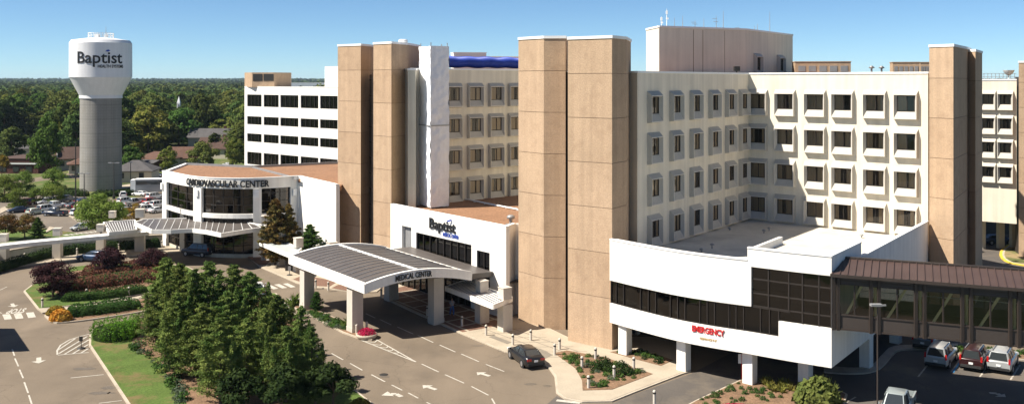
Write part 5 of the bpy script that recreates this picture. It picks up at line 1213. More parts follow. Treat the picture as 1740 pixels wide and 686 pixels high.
# hedges: clipped bodies with leafy skins
def hedge(name, pts, w_, h_, m, label, leaf=.22, dens_=55, cat='hedge', under='magnolia', z0=.12, wob=.12, core=.8):
    """pts: centre line in metres; w_: list of half widths; leaves over a rounded cross-section"""
    P = dens(pts, 6); n_ = len(P); W = [np.interp(i, np.linspace(0, n_ - 1, len(w_)), w_) for i in range(n_)]
    s = MB(); rings = []
    for i, p in enumerate(P):
        q, r_ = P[max(i - 1, 0)], P[min(i + 1, n_ - 1)]; d = Vector((r_[0] - q[0], r_[1] - q[1])).normalized(); nn = Vector((-d.y, d.x)); ring_ = []
        endk = min(1, .35 + min(i, n_ - 1 - i) * .4)
        for a in np.linspace(0, math.pi, 9):
            cx = math.cos(a); cz = math.sin(a); sq = lambda v: math.copysign(abs(v) ** .6, v)
            ring_.append((p[0] + nn.x * sq(cx) * W[i] * core * endk, p[1] + nn.y * sq(cx) * W[i] * core * endk, z0 + sq(cz) * h_ * core * endk))
        rings.append(ring_)
    vs = [q for r_ in rings for q in r_]; fs = [(i * 9 + k, i * 9 + k + 1, (i + 1) * 9 + k + 1, (i + 1) * 9 + k) for i in range(n_ - 1) for k in range(8)] + [tuple(range(8, -1, -1)), tuple(range((n_ - 1) * 9, n_ * 9))]
    s.add(vs, fs)
    L_ = sum(dist(P[i], P[i + 1]) for i in range(n_ - 1)); N_ = int(L_ * (2 * max(w_) + h_ * 2) * dens_)
    t = rng.uniform(0, n_ - 1.001, N_); i_ = t.astype(int); f_ = (t - i_).reshape(-1, 1); PA = np.array(P); c = PA[i_] * (1 - f_) + PA[i_ + 1] * f_; dd = PA[i_ + 1] - PA[i_]; dd /= np.linalg.norm(dd, axis=1, keepdims=True)
    a = rng.uniform(0, math.pi, N_); ca, sa = np.cos(a), np.sin(a); sca = np.sign(ca) * np.abs(ca) ** .6; ssa = sa ** .6; ww = np.interp(t, np.arange(n_), W); ek = np.minimum(1, .35 + np.minimum(t, n_ - 1 - t) * .4); j_ = 1 + rng.normal(0, wob * .5, N_) + wob * np.sin(t * 1.7 + a * 2) * .6
    cc = np.stack([c[:, 0] - dd[:, 1] * sca * ww * ek * j_, c[:, 1] + dd[:, 0] * sca * ww * ek * j_, z0 + ssa * h_ * ek * j_], 1); nr_ = np.stack([-dd[:, 1] * ca, dd[:, 0] * ca, sa], 1) + rng.normal(0, .45, (N_, 3))
    V = quads(cc, nr_, leaf * rng.uniform(.6, 1.3, N_)); ctr = (float(PA[:, 0].mean()), float(PA[:, 1].mean()), 0)
    t_ = thing(name, ctr, label, cat); part('stems', s, [LX(under)], t_); o = link('foliage', quadmesh('foliage', V - np.array(ctr), LX(m)), (0, 0, 0), 0, t_); return t_
hedge('hedge', [G(166, 583), G(190, 577), G(215, 572), G(238, 570)], [1.5, 2.1, 2.1, 1.8], 1.6, 'brighthedge', 'bright green rounded clipped hedge at the corner of the large lawn', .16, 120)
hedge('hedge', [G(112, 539), G(150, 535), G(195, 529), G(238, 523)], [1.1, 1.4, 1.45, 1.3], 1.0, 'hedge', 'long low dark green hedge strip beside the orange shrub', .2, 70)
hedge('hedge', [G(104, 513), G(150, 510), G(200, 504.5), G(248, 496)], [.9, 1.1, 1.1, 1.0], .85, 'hedge', 'low dark green hedge strip between the path and the reddish shrubs', .2, 70)
hedge('shrub_bed', [G(98, 497), G(140, 489), G(190, 482), G(245, 475), G(280, 472)], [1.8, 2.8, 3.0, 2.9, 2.5], 1.3, 'redshrub', 'mass of reddish-brown flowering shrubs under the purple plum trees', .26, 42, 'shrub bed', 'magnolia')
hedge('shrub_bed', [G(140, 472), G(190, 467), G(240, 463), G(275, 461)], [1.9, 2.6, 2.8, 2.4], 1.2, 'redshrub', 'far row of reddish shrubs along the drive behind the plums', .26, 42, 'shrub bed', 'magnolia')
hedge('hedge', [off(lw[0], lw[-1], lw[1], 1.4), off(lw[0], lw[-1], lw[6], 1.5), off(lw[0], lw[-1], lw[10], 1.5), off(lw[0], lw[-1], lw[15], 1.3), off(lw[0], lw[-1], lw[-2], 1.2)], [.7, .8, .8, .8, .7], .1 + 1.05, 'magnolia', 'dark hedge running along the low wall behind the walkway posts', .25, 45)
hedge('hedge', [G(60, 330), G(105, 331.5), G(150, 334)], [1, 1.1, 1], 1.2, 'magnolia', 'dark hedge at the back of the parking lot, on the bright trees side', .35, 20)
hedge('hedge', [G(155, 334.5), G(205, 333), G(245, 329)], [1, 1.1, 1], 1.2, 'magnolia', 'dark hedge at the back of the parking lot below the water tower', .35, 20)
# small shrubs in the mulch beds
SM = [shrub_mesh(.42, .5, 150, .17, LX('hedge')), shrub_mesh(.5, .45, 170, .18, LX('green')), shrub_mesh(.55, .4, 150, .16, LX('grey')), shrub_mesh(.55, .6, 220, .16, LX('magnolia'))]
SY = shrub_mesh(.55, .8, 60, .75, LX('yucca'), spiky=True)
def inside(p, poly):
    c = False
    for i in range(len(poly)):
        a, b = poly[i], poly[i - 1]
        if (a[1] > p[1]) != (b[1] > p[1]) and p[0] < (b[0] - a[0]) * (p[1] - a[1]) / (b[1] - a[1]) + a[0]: c = not c
    return c
def scatter_bed(pp, count, meshes, label, group, sc=(.7, 1.2), mind=5, zz=.15, name='shrub'):
    done = []; tries = 0; xs = [p[0] for p in pp]; ys = [p[1] for p in pp]
    while len(done) < count and tries < 6000:
        tries += 1; p = (random.uniform(min(xs), max(xs)), random.uniform(min(ys), max(ys)))
        if not inside(p, pp) or any(math.hypot((p[0] - q[0]), (p[1] - q[1]) * 1.6) < mind for q in done): continue
        done.append(p); bush(name, random.choice(meshes), p[0], p[1], label, 'shrub', group, random.uniform(*sc), random.uniform(0, 6), zz)
scatter_bed([(948, 602), (966, 600), (1026, 612), (1100, 637), (1038, 660), (995, 662), (992, 646), (980, 628)], 62, SM[:3] + [SM[1]], 'small green shrub in the mulch bed ringed by light bollards', 'shrubs in the mulch bed ringed by bollards', (.4, .85), 5.2)
scatter_bed([(1015, 616), (1060, 622), (1085, 634), (1060, 640), (1010, 632)], 7, [SM[3]], 'larger dark shrub in the middle of the bollard bed', 'dark shrubs in the middle of the bollard bed', (1.0, 1.3), 11)
scatter_bed([(1042, 601), (1070, 598), (1110, 607), (1138, 614), (1123, 620), (1078, 608)], 16, SM[:2] + [SM[3]], 'small shrub in the bed behind the first white square column', 'shrubs behind the first white column', (.45, .85), 6)
scatter_bed([(1185, 684), (1255, 653), (1263, 653), (1300, 668), (1340, 676), (1290, 690), (1190, 700)], 34, SM[:2] + [SM[0]], 'small dark green shrub on the sloping mulch below the emergency columns', 'shrubs on the mulch below the emergency columns', (.4, .75), 8)
scatter_bed([(1292, 652), (1345, 657), (1352, 668), (1320, 672), (1300, 662)], 14, [SY], 'yellow strap-leaved clump on the mulch between the last two white columns', 'yellow clumps between the last two white columns', (.6, .9), 7, name='strap_leaf_plant')
scatter_bed([(524, 531), (560, 543), (596, 560), (580, 563), (548, 549), (525, 535)], 26, [SM[2], SM[1], SM[0]], 'small grey-green plant in the narrow island under the arched canopy', 'plants in the narrow canopy island', (.7, 1.1), 4.5)
scatter_bed([(222, 592), (236, 590), (290, 632), (318, 678), (306, 690), (268, 628)], 22, [SM[2], SM[0]], 'small blue-green shrub on the mulch slope beside the lawn', 'shrubs on the mulch slope beside the lawn', (.8, 1.5), 8)
scatter_bed([(1630, 598), (1700, 600), (1745, 603), (1745, 610), (1640, 603)], 14, SM[:2], 'small shrub in the strip in front of the parked cars under the skywalk', 'shrubs in the strip before the parked cars', (.7, 1.2), 7)
scatter_bed([(448, 508), (466, 508), (478, 520), (500, 548), (490, 556), (460, 530)], 10, [SM[1], SM[2]], 'leafy shrub along the drive side of the evergreen island', 'shrubs along the drive side of the evergreen island', (1.0, 1.6), 9)
bush('strap_leaf_plant', shrub_mesh(.8, 1.0, 130, .8, LX('bright'), spiky=True), 591, 558, 'bright green strap-leaved plant beside the second canopy column', 'plant', sc=1.15)
bush('strap_leaf_plant', shrub_mesh(.8, 1.0, 130, .8, LX('bright'), spiky=True), 500, 520, 'bright green leafy plant at the tip of the canopy island', 'plant', sc=1.35)
pt('cone_shrub', conifer(2.4, .75, LX('hedge'), nb=45, per=8, leaf=.18), 2.4, 538, 529, 496, 1.0, 'small dark cone-shaped shrub beside the first canopy column', 'shrub')
bb = shrub_mesh(1.0, 1.0, 1700, .26, LX('olive')); o = bush('large_shrub', bb, 1388, 690, 'large loose grey-green shrub at the end of the mulch bed', 'shrub', sc=(1.75, 1.6, 2.0)); 
bush('large_shrub', shrub_mesh(1, 1, 130, .9, LX('olive'), spiky=True), 1404, 686, 'feathery shoots rising from the large grey-green shrub', 'shrub', sc=(1.3, 1.2, 2.0))
bush('large_shrub', shrub_mesh(1, 1, 900, .26, LX('gold')), 612, 700, 'tan ornamental grass clump at the bottom edge beside the drive', 'shrub', sc=(.9, .9, .9))
bush('flowering_shrub', shrub_mesh(1, 1, 500, .2, LX('crimson')), 1248, 697, 'low crimson planting at the bottom edge of the mulch bed', 'shrub', sc=(1.4, .6, .4))

# ================================================================ woodland
FT = {}
for key, cnt in (('dark', 4), ('olive', 3), ('lime', 1), ('green', 1)):
    FT[key] = [broadleaf(15, rng.uniform(6.2, 7.6), .2, 56, 5200, 1.0, LX(key), ragged=.24, lobe=.33, low=-.9) for _ in range(cnt)]
named = [  # px, base y, top y, key, spread, label
 (79, 301, 196, 'green', .52, 'tall mid-green tree between the flat-roofed building and the arched gable house'), (120, 274, 198, 'lime', .85, 'yellow-green tree just behind the arched gable house'), (225, 292, 246, 'green', .75, 'light green tree at the foot of the water tower beside the grey hipped house'),
 (285, 293, 249, 'lime', .72, 'slim yellow-green tree beside the tan-roofed house'), (345, 290, 241, 'olive', .95, 'brownish green tree before the brown gabled house'), (401, 286, 235, 'lime', .72, 'light green cone-like tree beside the white office block'),
 (3, 306, 262, 'gold', .7, 'orange autumn tree at the picture edge above the bright bushes'), (245, 262, 232, 'lime', .6, 'small yellowish tree behind the houses near the tower'), (20, 280, 214, 'dark', .9, 'dark tree beyond the flat roof building at the picture edge'), (255, 282, 262, 'green', 1.1, 'small round green tree before the tan-roofed house'), (365, 268, 225, 'dark', .8, 'dark tree behind the brown gabled house')]
FT['gold'] = [broadleaf(15, 6, 2.5, 30, 2600, 1.0, LX('gold'))]
for px, py, ty, key, spw, l_ in named:
    s_ = (py - HY) / H; sc = (py - ty) / s_ / 15; place_tree('broadleaf_tree', random.choice(FT[key]), G(px, py), px, (sc * spw * 1.15, sc * spw * 1.15, sc), l_, 'tree')
blocked = [(14, 66, 243, 320), (100, 150, 235, 330), (140, 212, 200, 330), (205, 256, 245, 330), (236, 280, 262, 310), (310, 332, 265, 300), (336, 395, 262, 310), (44, 76, 305, 345)]
blocked_px = [(0, 70, 330), (100, 150, 275), (210, 300, 285), (305, 400, 320)]
def ok(x_, y_, r_):
    s_ = F / y_; px = CX + x_ * s_
    if y_ < 262: return False
    for a, b, yb in ((-10, 80, 375), (100, 142, 258), (206, 262, 275), (228, 285, 305), (306, 335, 325), (338, 394, 345)):
        if a - r_ * s_ < px < b + r_ * s_ and y_ < yb: return False
    return True
wood = []
cand = 0
while len(wood) < 280 and cand < 40000:
    cand += 1; y_ = 262 + (560 - 262) * random.random() ** 1.1; px = random.uniform(-40, 585) if y_ < 430 else random.uniform(-30, 580); x_ = (px - CX) / F * y_; r_ = random.uniform(5.5, 8.5)
    if y_ < 330 and px > 440: continue
    if not ok(x_, y_, r_ * .8) or any((x_ - a) ** 2 + (y_ - b) ** 2 < (.56 * (r_ + c)) ** 2 for a, b, c in wood): continue
    wood.append((x_, y_, r_))
for x_, y_, r_ in wood:
    u = random.random(); key = 'dark' if u < .42 else ('olive' if u < .74 else ('green' if u < .90 else 'lime')); px = CX + x_ * F / y_
    side = 'between the water tower and the office block' if px > 175 else 'on the picture-edge side of the water tower'
    hh = random.uniform(10.5, 19.5)
    if abs(px - 304) < 24 and y_ < 475: hh = min(hh, 24 - 12.6 / 470 * y_ - .6)
    me = random.choice(FT[key])
    place_tree('woodland_tree', me, (x_, y_), random.uniform(0, 6.28), (r_ / 6.4, r_ / 6.4, hh / 15), {'dark': 'dark green', 'olive': 'olive green', 'green': 'fresh green', 'lime': 'yellow-green'}[key] + ' broadleaf tree in the dense woodland ' + side, 'tree', 'woodland trees, ' + {'dark': 'dark green', 'olive': 'olive', 'green': 'fresh green', 'lime': 'yellow-green'}[key] + (' near the office block' if px > 175 else ' beyond the lot'))
# beyond: the wood as one mass
def woodmass(name, y0, y1, px0, px1, step, rad, nl, leaf, hz, hb=5., kdark=.55, mkey='dark', hill=None):
    cen = []; y_ = y0
    while y_ < y1:
        xa, xb = (px0 - CX) / F * y_, (px1 - CX) / F * y_; n_ = int((xb - xa) / step)
        for k in range(n_): cen.append((xa + (k + rng.uniform(-.4, 1.4)) * step, y_ + rng.uniform(-.5, .5) * step, hz * rng.uniform(.6, 1.3), rad * rng.uniform(.6, 1.5)))
        y_ += step * .9
    cen = np.array(cen); n_ = len(cen); d = sph(n_ * nl); d[:, 2] = np.abs(d[:, 2]) - .12
    c0 = np.repeat(cen, nl, 0); gz = np.zeros(len(c0)) if hill is None else hill(c0[:, 0], c0[:, 1])
    rr_ = (1 - np.abs(rng.normal(0, .2, len(c0)))).clip(.3, 1.1)
    bump = 1 + .22 * np.sin(d[:, 0] * 5 + c0[:, 0]) * np.cos(d[:, 1] * 5 + c0[:, 1])
    P_ = np.stack([c0[:, 0] + d[:, 0] * c0[:, 3] * rr_ * bump, c0[:, 1] + d[:, 1] * c0[:, 3] * rr_ * bump, gz + c0[:, 2] * .58 + d[:, 2] * c0[:, 2] * .42 * rr_ * bump], 1)
    V = quads(P_, d + rng.normal(0, .4, P_.shape), leaf * rng.uniform(.6, 1.3, len(P_)), .8)
    return V
def hillf(x_, y_):
    t = np.clip((y_ - 3000) / 4290, 0, 1); return 14 * np.sin(np.minimum(1, t * 1.25) * np.pi / 2) ** 1.5
for nm, V, key, l_ in (('woodland', woodmass('w', 545, 1150, -60, 640, 12.5, 8.2, 46, 3.4, 15), 'dark', 'dense mass of treetops beyond the nearer woodland'),
                  ('woodland', woodmass('w', 560, 1120, -60, 640, 34, 8.0, 50, 3.4, 16.5), 'olivefar', 'olive treetops scattered through the distant woodland'),
                  ('woodland', woodmass('w', 1150, 1900, -60, 660, 18, 11, 26, 6, 15.5), 'dark', 'far-off woodland reaching toward the hills'),
                  ('woodland', woodmass('w', 1900, 3100, -60, 680, 30, 18, 18, 11, 16), 'dark', 'hazy woodland at the foot of the hills'),
                  ('woodland', woodmass('w', 3050, 7200, -100, 1840, 85, 50, 8, 30, 14, hill=hillf), 'dark', 'blue-hazed woodland on the horizon hills'),
                  ('woodland', woodmass('w', 330, 1900, 700, 1900, 40, 24, 14, 12, 15), 'dark', 'woodland hidden behind the hospital buildings')):
    tag(link(nm, quadmesh(nm, V, leafmat('far_olive_leaves', (.075, .10, .028), (.13, .145, .042), .2, .15, .02) if key == 'olivefar' else leafmat('far_woodland_leaves', (.032, .055, .02), (.082, .11, .034), .2, .15, .018))), l_, 'woodland', kind='stuff')
# undergrowth that fills the gaps under the trees
gx_, gy_ = 150, 70; vs = []
for j in range(gy_):
    y_ = 330 * (3100 / 330) ** (j / (gy_ - 1))
    for i in range(gx_):
        px = -80 + 760 * i / (gx_ - 1); x_ = (px - CX) / F * y_; vs.append((x_ + random.uniform(-2, 2), y_, 0.0 if j == 0 else 6 + random.uniform(-1.5, 1.5)))
s = MB(); s.add(vs, [(j * gx_ + i, j * gx_ + i + 1, (j + 1) * gx_ + i + 1, (j + 1) * gx_ + i) for j in range(gy_ - 1) for i in range(gx_ - 1)], 0, True)
# ================================================================ vehicles
def paintmat(name, col, metal=.0, rough=.28):
    if name in MATS: return MATS[name]
    m = mat(name, col, rough, .03, .8, .02, 6, metal=metal, spec=.5); m.node_tree.nodes['Principled BSDF'].inputs['Coat Weight'].default_value = .3; m.node_tree.nodes['Principled BSDF'].inputs['Coat Roughness'].default_value = .08; return m
PC = dict(black=(.012, .012, .013), navy=(.012, .02, .045), blue=(.02, .045, .10), white=(.74, .74, .72), silver=(.42, .43, .43), red=(.38, .02, .02), maroon=(.14, .02, .03), green=(.42, .47, .38), grey=(.14, .145, .15), darkred=(.030, .010, .010), tealsilver=(.32, .36, .36))
MATS['carglass'] = None; del MATS['carglass']
M['carglass'] = lambda: mat('car_window', (.03, .035, .038), .06, .02, .5, spec=.8)
M['tyre'] = lambda: mat('tyre_rubber', (.02, .02, .02), .9)
M['rim'] = lambda: mat('alloy_rim', (.45, .45, .46), .35, metal=.7)
M['taillight'] = lambda: mat('tail_lens', (.42, .012, .012), .2, spec=.6)
M['headlight'] = lambda: mat('head_lens', (.75, .77, .78), .12, spec=.8)
M['plastic'] = lambda: mat('dark_trim', (.03, .03, .03), .6)
def loft(mb, st, ring, mi=0, smooth=True):
    rings = [ring(*q) for q in st]; n_ = len(rings[0]); vs = [p for r_ in rings for p in r_]
    mb.add(vs, [(i * n_ + k, i * n_ + (k + 1) % n_, (i + 1) * n_ + (k + 1) % n_, (i + 1) * n_ + k) for i in range(len(st) - 1) for k in range(n_)], mi, smooth)
    mb.add(vs, [tuple(range(n_ - 1, -1, -1)), tuple(range((len(st) - 1) * n_, len(st) * n_))], mi)
KIND = {
 'sedan': dict(L=4.75, W=1.8, st=[(-2.37, .38, .82, .74), (-2.3, .28, .98, .84), (-1.75, .22, 1.04, .89), (-1.3, .2, 1.0, .9), (0, .2, .96, .9), (.95, .2, .96, .9), (1.5, .22, .88, .88), (2.1, .26, .76, .82), (2.37, .34, .58, .68)], gh=(-1.95, 1.25, -1.15, .35, 1.40, .98), ww=1.38),
 'suv': dict(L=4.6, W=1.86, st=[(-2.3, .45, 1.0, .84), (-2.22, .34, 1.1, .9), (-1.4, .3, 1.1, .93), (0, .28, 1.08, .93), (.95, .3, 1.08, .93), (1.6, .3, 1.02, .9), (2.1, .34, .94, .86), (2.3, .42, .76, .76)], gh=(-2.24, 1.3, -2.0, .55, 1.74, 1.08), ww=1.4),
 'pickup': dict(L=5.6, W=1.95, st=[(-2.78, .5, .62, .9), (-2.7, .42, .66, .93), (-1.2, .4, .70, .95), (-.85, .36, 1.1, .96), (.2, .36, 1.1, .96), (1.15, .36, 1.12, .96), (2.1, .4, 1.08, .94), (2.65, .45, 1.0, .9), (2.8, .5, .8, .82)], gh=(-.85, 1.5, -.7, .75, 1.82, 1.08), ww=1.72),
 'hatch': dict(L=4.2, W=1.76, st=[(-2.1, .42, .92, .78), (-2.0, .3, 1.0, .86), (-1.2, .24, 1.0, .88), (0, .22, .97, .88), (.9, .22, .98, .88), (1.4, .24, .9, .86), (1.9, .3, .78, .8), (2.1, .38, .62, .68)], gh=(-2.0, 1.35, -1.55, .4, 1.48, .98), ww=1.28),
}
def cring(x, z0, z1, w_):
    h_ = z1 - z0; return [(x, -w_ * .9, z0), (x, w_ * .9, z0), (x, w_, z0 + h_ * .2), (x, w_ * 1.0, z0 + h_ * .6), (x, w_ * .94, z1 - h_ * .08), (x, w_ * .80, z1), (x, -w_ * .80, z1), (x, -w_ * .94, z1 - h_ * .08), (x, -w_, z0 + h_ * .6), (x, -w_, z0 + h_ * .2)]
CARM = {}
def car_proto(kind, col):
    key = (kind, col)
    if key in CARM: return CARM[key]
    K = KIND[kind]; pm = paintmat('paint_' + col, PC[col], .25 if col in ('silver', 'grey', 'tealsilver', 'blue') else 0)
    b = MB(); loft(b, K['st'], cring); P = {}
    b0, b1, r0, r1, zr, zb = K['gh']; W = K['W'] / 2; wb, wr_ = W * .86, W * .66
    g = MB(); 
    def ghring(z, t):
        x0, x1 = b0 + (r0 - b0) * t, b1 + (r1 - b1) * t; w_ = wb + (wr_ - wb) * t; return [(x0, -w_ * .94, z), (x0 + .12, -w_, z), (x1 - .25, -w_, z), (x1, -w_ * .8, z), (x1, w_ * .8, z), (x1 - .25, w_, z), (x0 + .12, w_, z), (x0, w_ * .94, z)]
    r_ = [ghring(zb - .12, -.12), ghring(zr - .05, .93)]; vs = r_[0] + r_[1]; g.add(vs, [(i, (i + 1) % 8, 8 + (i + 1) % 8, 8 + i) for i in range(8)], 0)
    # roof skin, pillars
    rr_ = [ghring(zr - .10, .90), ghring(zr - .03, .99), [(x * .96 + (r0 + r1) / 2 * .04, y * .86, zr) for x, y, z in ghring(zr, 1)]]; vs = sum(rr_, [])
    b.add(vs, [(j * 8 + i, j * 8 + (i + 1) % 8, (j + 1) * 8 + (i + 1) % 8, (j + 1) * 8 + i) for j in range(2) for i in range(8)] + [tuple(range(16, 24))], 0, True)
    lo, hi = ghring(zb - .1, -.10), ghring(zr - .06, .94)
    for i in (0, 3, 4, 7): b.bar(lo[i], hi[i], .07 if i in (3, 4) else .11, .07)
    for sy in (-1, 1):
        for xf in ((-.15,) if kind in ('sedan', 'hatch', 'pickup') else (-.35, -1.25)):
            b.bar((xf, sy * wb * .99, zb - .05), (xf - .05, sy * (wr_ + .03), zr - .08), .09, .06)
        b.bar((.98 if kind != 'pickup' else 1.2, sy * (W + .02), zb + .02), (.98 if kind != 'pickup' else 1.2, sy * (W + .14), zb + .05), .12, .14)
    if kind == 'pickup':
        for sy in (-1, 1): b.box((-1.8, sy * .91, .87), (1.9, .09, .5)); b.box((-1.8, sy * .91, 1.14), (1.94, .12, .05))
        b.box((-2.74, 0, .87), (.08, 1.84, .5)); b.box((-.9, 0, .95), (.08, 1.8, .34))
    P['body'] = b.mesh('body', [pm]); P['cabin_glass'] = g.mesh('cabin_glass', ['carglass'])
    t = MB(); ww = K['ww']
    for sx in (-1, 1):
        pass
    ar = MB(); ar.tube([(0, -.036, .36), (0, .036, .36)], .42, 16); P['arch'] = ar.mesh('wheel_arch', ['plastic'])
    if kind == 'pickup': t.box((-1.8, 0, .73), (1.85, 1.74, .04))
    x0, x1 = K['st'][0][0], K['st'][-1][0]
    P['bed'] = t.mesh('bed_floor', ['plastic']) if kind == 'pickup' else None
    t = MB(); t.box((x0 - .02, 0, .46), (.14, K['W'] * .84, .2)); P['rb'] = t.mesh('bumper', ['plastic'])
    t = MB(); t.box((x1 + .0, 0, .42), (.12, K['W'] * .7, .16)); P['fb'] = t.mesh('bumper', ['plastic'])
    t = MB(); t.box((x1 + .02, 0, .62), (.05, K['W'] * .4, .12)); P['gr'] = t.mesh('grille', ['plastic'])
    w_ = MB(); w_.tube([(0, -.11, 0), (0, .11, 0)], .335, 18); P['tyre'] = w_.mesh('tyre', ['tyre']); w_ = MB(); w_.tube([(0, -.125, 0), (0, .125, 0)], .215, 12); P['rim'] = w_.mesh('rim', ['rim'])
    zt = K['st'][1][2]
    if kind in ('suv', 'hatch'):
        l_ = MB(); l_.box((0, 0, 0), (.12, .14, .42)); off_ = (x0 + .03, K['W'] / 2 * .86, zt + .02)
    elif kind == 'pickup': l_ = MB(); l_.box((0, 0, 0), (.1, .12, .34)); off_ = (x0 + .01, .9, .92)
    else: l_ = MB(); l_.box((0, 0, 0), (.16, .38, .17)); off_ = (x0 + .07, .6, zt - .17)
    P['tail'] = (l_.mesh('taillight', ['taillight']), off_)
    l_ = MB(); l_.box((0, 0, 0), (.2, .34, .14)); P['head'] = (l_.mesh('headlight', ['headlight']), (x1 - .12, K['W'] / 2 * .68, K['st'][-1][2] + .08))
    l_ = MB(); l_.box((0, 0, 0), (.03, .32, .16)); P['plate'] = (l_.mesh('number_plate', ['cap']), (x0 - .03 if kind != 'sedan' else x0 - .03, 0, .72 if kind != 'pickup' else .52))
    if kind in ('suv',):
        l_ = MB(); l_.bar((-1.8, .52, zr + .05), (.3, .52, zr + .05), .05); l_.bar((-1.8, -.52, zr + .05), (.3, -.52, zr + .05), .05); P['rack'] = l_.mesh('roof_rails', ['greymetal'])
    P['K'] = K; P['ww'] = ww; P['W'] = W; CARM[key] = P; return P
def car(kind, col, pos, head, label, cat=None, group=None, sc=1.0):
    """pos: ground centre in metres; head: unit-ish heading vector"""
    P = car_proto(kind, col); a = math.atan2(head[1], head[0]); t = thing('parked_' + {'sedan': 'car', 'suv': 'suv', 'pickup': 'pickup_truck', 'hatch': 'car'}[kind], (*pos, .012), label, cat or {'sedan': 'car', 'suv': 'SUV', 'pickup': 'pickup truck', 'hatch': 'car'}[kind], group, a)
    t.scale = (sc,) * 3
    link('body', P['body'], parent=t); link('cabin_glass', P['cabin_glass'], parent=t); link('bumper', P['rb'], parent=t); link('bumper', P['fb'], parent=t); link('grille', P['gr'], parent=t)
    if P['bed']: link('cargo_bed', P['bed'], parent=t)
    for sx in (-1, 1):
        for sy in (-1, 1):
            link('wheel_arch', P['arch'], (sx * P['ww'], sy * (P['W'] - .024), 0), 0, t); w_ = link('wheel', P['tyre'], (sx * P['ww'], sy * (P['W'] - .09), .335), 0, t); link('rim', P['rim'], parent=w_)
    for k, nm in (('tail', 'taillight'), ('head', 'headlight')):
        for sy in (-1, 1): me, o_ = P[k]; link(nm, me, (o_[0], sy * o_[1], o_[2]), 0, t)
    me, o_ = P['plate']; link('number_plate', me, o_, 0, t)
    if 'rack' in P: link('roof_rails', P['rack'], parent=t)
    return t
car('sedan', 'black', (1.15, 80.45), (-.36, .93), 'black sedan parked at the curved kerb beside the light bollards')
car('suv', 'navy', G(337, 434), (-.93, .36), 'dark blue SUV in the shade under the curved drop-off canopy')
car('sedan', 'blue', G(161, 443.5), (-.97, .25), 'blue car behind the purple plum tree on the far drive')
hd = (.58, .81)
def ahead(p, d, L_): return (p[0] + d[0] * L_, p[1] + d[1] * L_)
car('suv', 'silver', ahead(G(1590, 627), hd, 2.2), hd, 'silver SUV with its tail toward the road, nearest the white emergency wing')
car('suv', 'darkred', ahead(G(1650, 631), hd, 2.2), hd, 'dark red-black SUV with bright red tail lamps between two silver ones')
car('suv', 'silver', ahead(G(1697, 635), hd, 2.2), hd, 'pale silver-white SUV parked nearest the edge of the picture under the skywalk')
car('pickup', 'tealsilver', G(1524, 706), (-.50, -.86), 'grey-green pickup truck with an open bed driving out of the shade')
car('suv', 'grey', AY(1577, 85.5), hd, 'dark SUV deep in shade behind the silver one')
car('sedan', 'blue', AY(1694, 138.5), (1, .1), 'blue car in the dark undercroft of the far cream building')
car('sedan', 'white', G(437, 501), (-.3, .95), 'white car mostly hidden behind the evergreen stand')
car('suv', 'blue', AY(1684, 112), (.6, .8), 'blue vehicle in deep shade by the yellow kerb')
LOT = [('sedan', 'navy', 31, 361, (-.75, -.66), 'navy sedan in the lot nearest the picture edge'), ('suv', 'maroon', 43, 349, (-.7, -.7), 'maroon vehicle behind the navy sedan by the green bushes'),
 ('suv', 'white', 78, 347, (-.6, -.8), 'white SUV in front of the bright weeping trees'), ('pickup', 'white', 92, 354, (.5, .86), 'white pickup between the white SUV and the navy pickup'), ('hatch', 'green', 60, 364, (.4, .9), 'pale green hatchback beside the navy pickup'),
 ('suv', 'white', 79, 359.5, (.4, .9), 'white vehicle tucked behind the bonnet of the navy pickup'), ('pickup', 'navy', 93, 366.5, (-.98, .18), 'long navy pickup truck parked side-on across the lot'), ('pickup', 'grey', 113, 343.5, (.5, .86), 'dark grey pickup at the back of the lot by the hedge'),
 ('sedan', 'blue', 143, 345, (.5, .86), 'blue car next to the tall street pole'), ('sedan', 'grey', 128, 353, (.5, .86), 'dark grey car beside the maroon one behind the pole'), ('hatch', 'maroon', 139, 356, (.5, .86), 'maroon car below the blue one by the shade tree'),
 ('suv', 'white', 137, 366, (.5, .86), 'white SUV half behind the big shade tree'), ('hatch', 'silver', 138, 391, (-.5, -.86), 'silver hatchback waiting alone on the lane by the shade tree'), ('suv', 'white', 209, 336, (-.4, .9), 'white SUV at the back hedge under the water tower'),
 ('sedan', 'white', 238, 333, (-.9, .4), 'white car partly behind the hedge near the bus'), ('suv', 'white', 214, 346, (.5, .86), 'white SUV in the middle row right of the golden tree'), ('pickup', 'silver', 226, 349, (.5, .86), 'silver pickup in the middle row'), ('sedan', 'grey', 238, 346, (.5, .86), 'dark grey sedan in the middle row'),
 ('suv', 'white', 263, 338, (.5, .86), 'white SUV directly in front of the bus'), ('suv', 'red', 258, 347, (.5, .86), 'bright red SUV between white cars'), ('sedan', 'grey', 270, 345, (.5, .86), 'grey car beside the bright red SUV'), ('suv', 'white', 270, 352, (.5, .86), 'white SUV in front of the bright red one'),
 ('suv', 'white', 249, 360, (.5, .86), 'white SUV at the end of the row beside the golden tree'), ('sedan', 'white', 268, 361, (.5, .86), 'white sedan at the row end touching the curved building'), ('hatch', 'silver', 214, 362, (.5, .86), 'pale hatchback behind the golden tree'), ('sedan', 'white', 253, 352, (.5, .86), 'white sedan behind the row end'), ('sedan', 'navy', 268, 302, (-.9, .4), 'navy car beyond the bus near the tan-roofed house'), ('suv', 'blue', 22, 279, (-.8, .5), 'blue van behind the flat-roofed building'), ('suv', 'black', 31, 270, (-.3, .9), 'black car farther up the street past the blue van'), ('sedan', 'white', 385, 283, (-.9, .1), 'pale car in the driveway near the light green tree')]
for kd, c_, px, py, hd_, l_ in LOT: car(kd, c_, G(px, py), hd_, l_, group='cars in the far parking lot' if 330 < py < 395 else None, sc=.78)
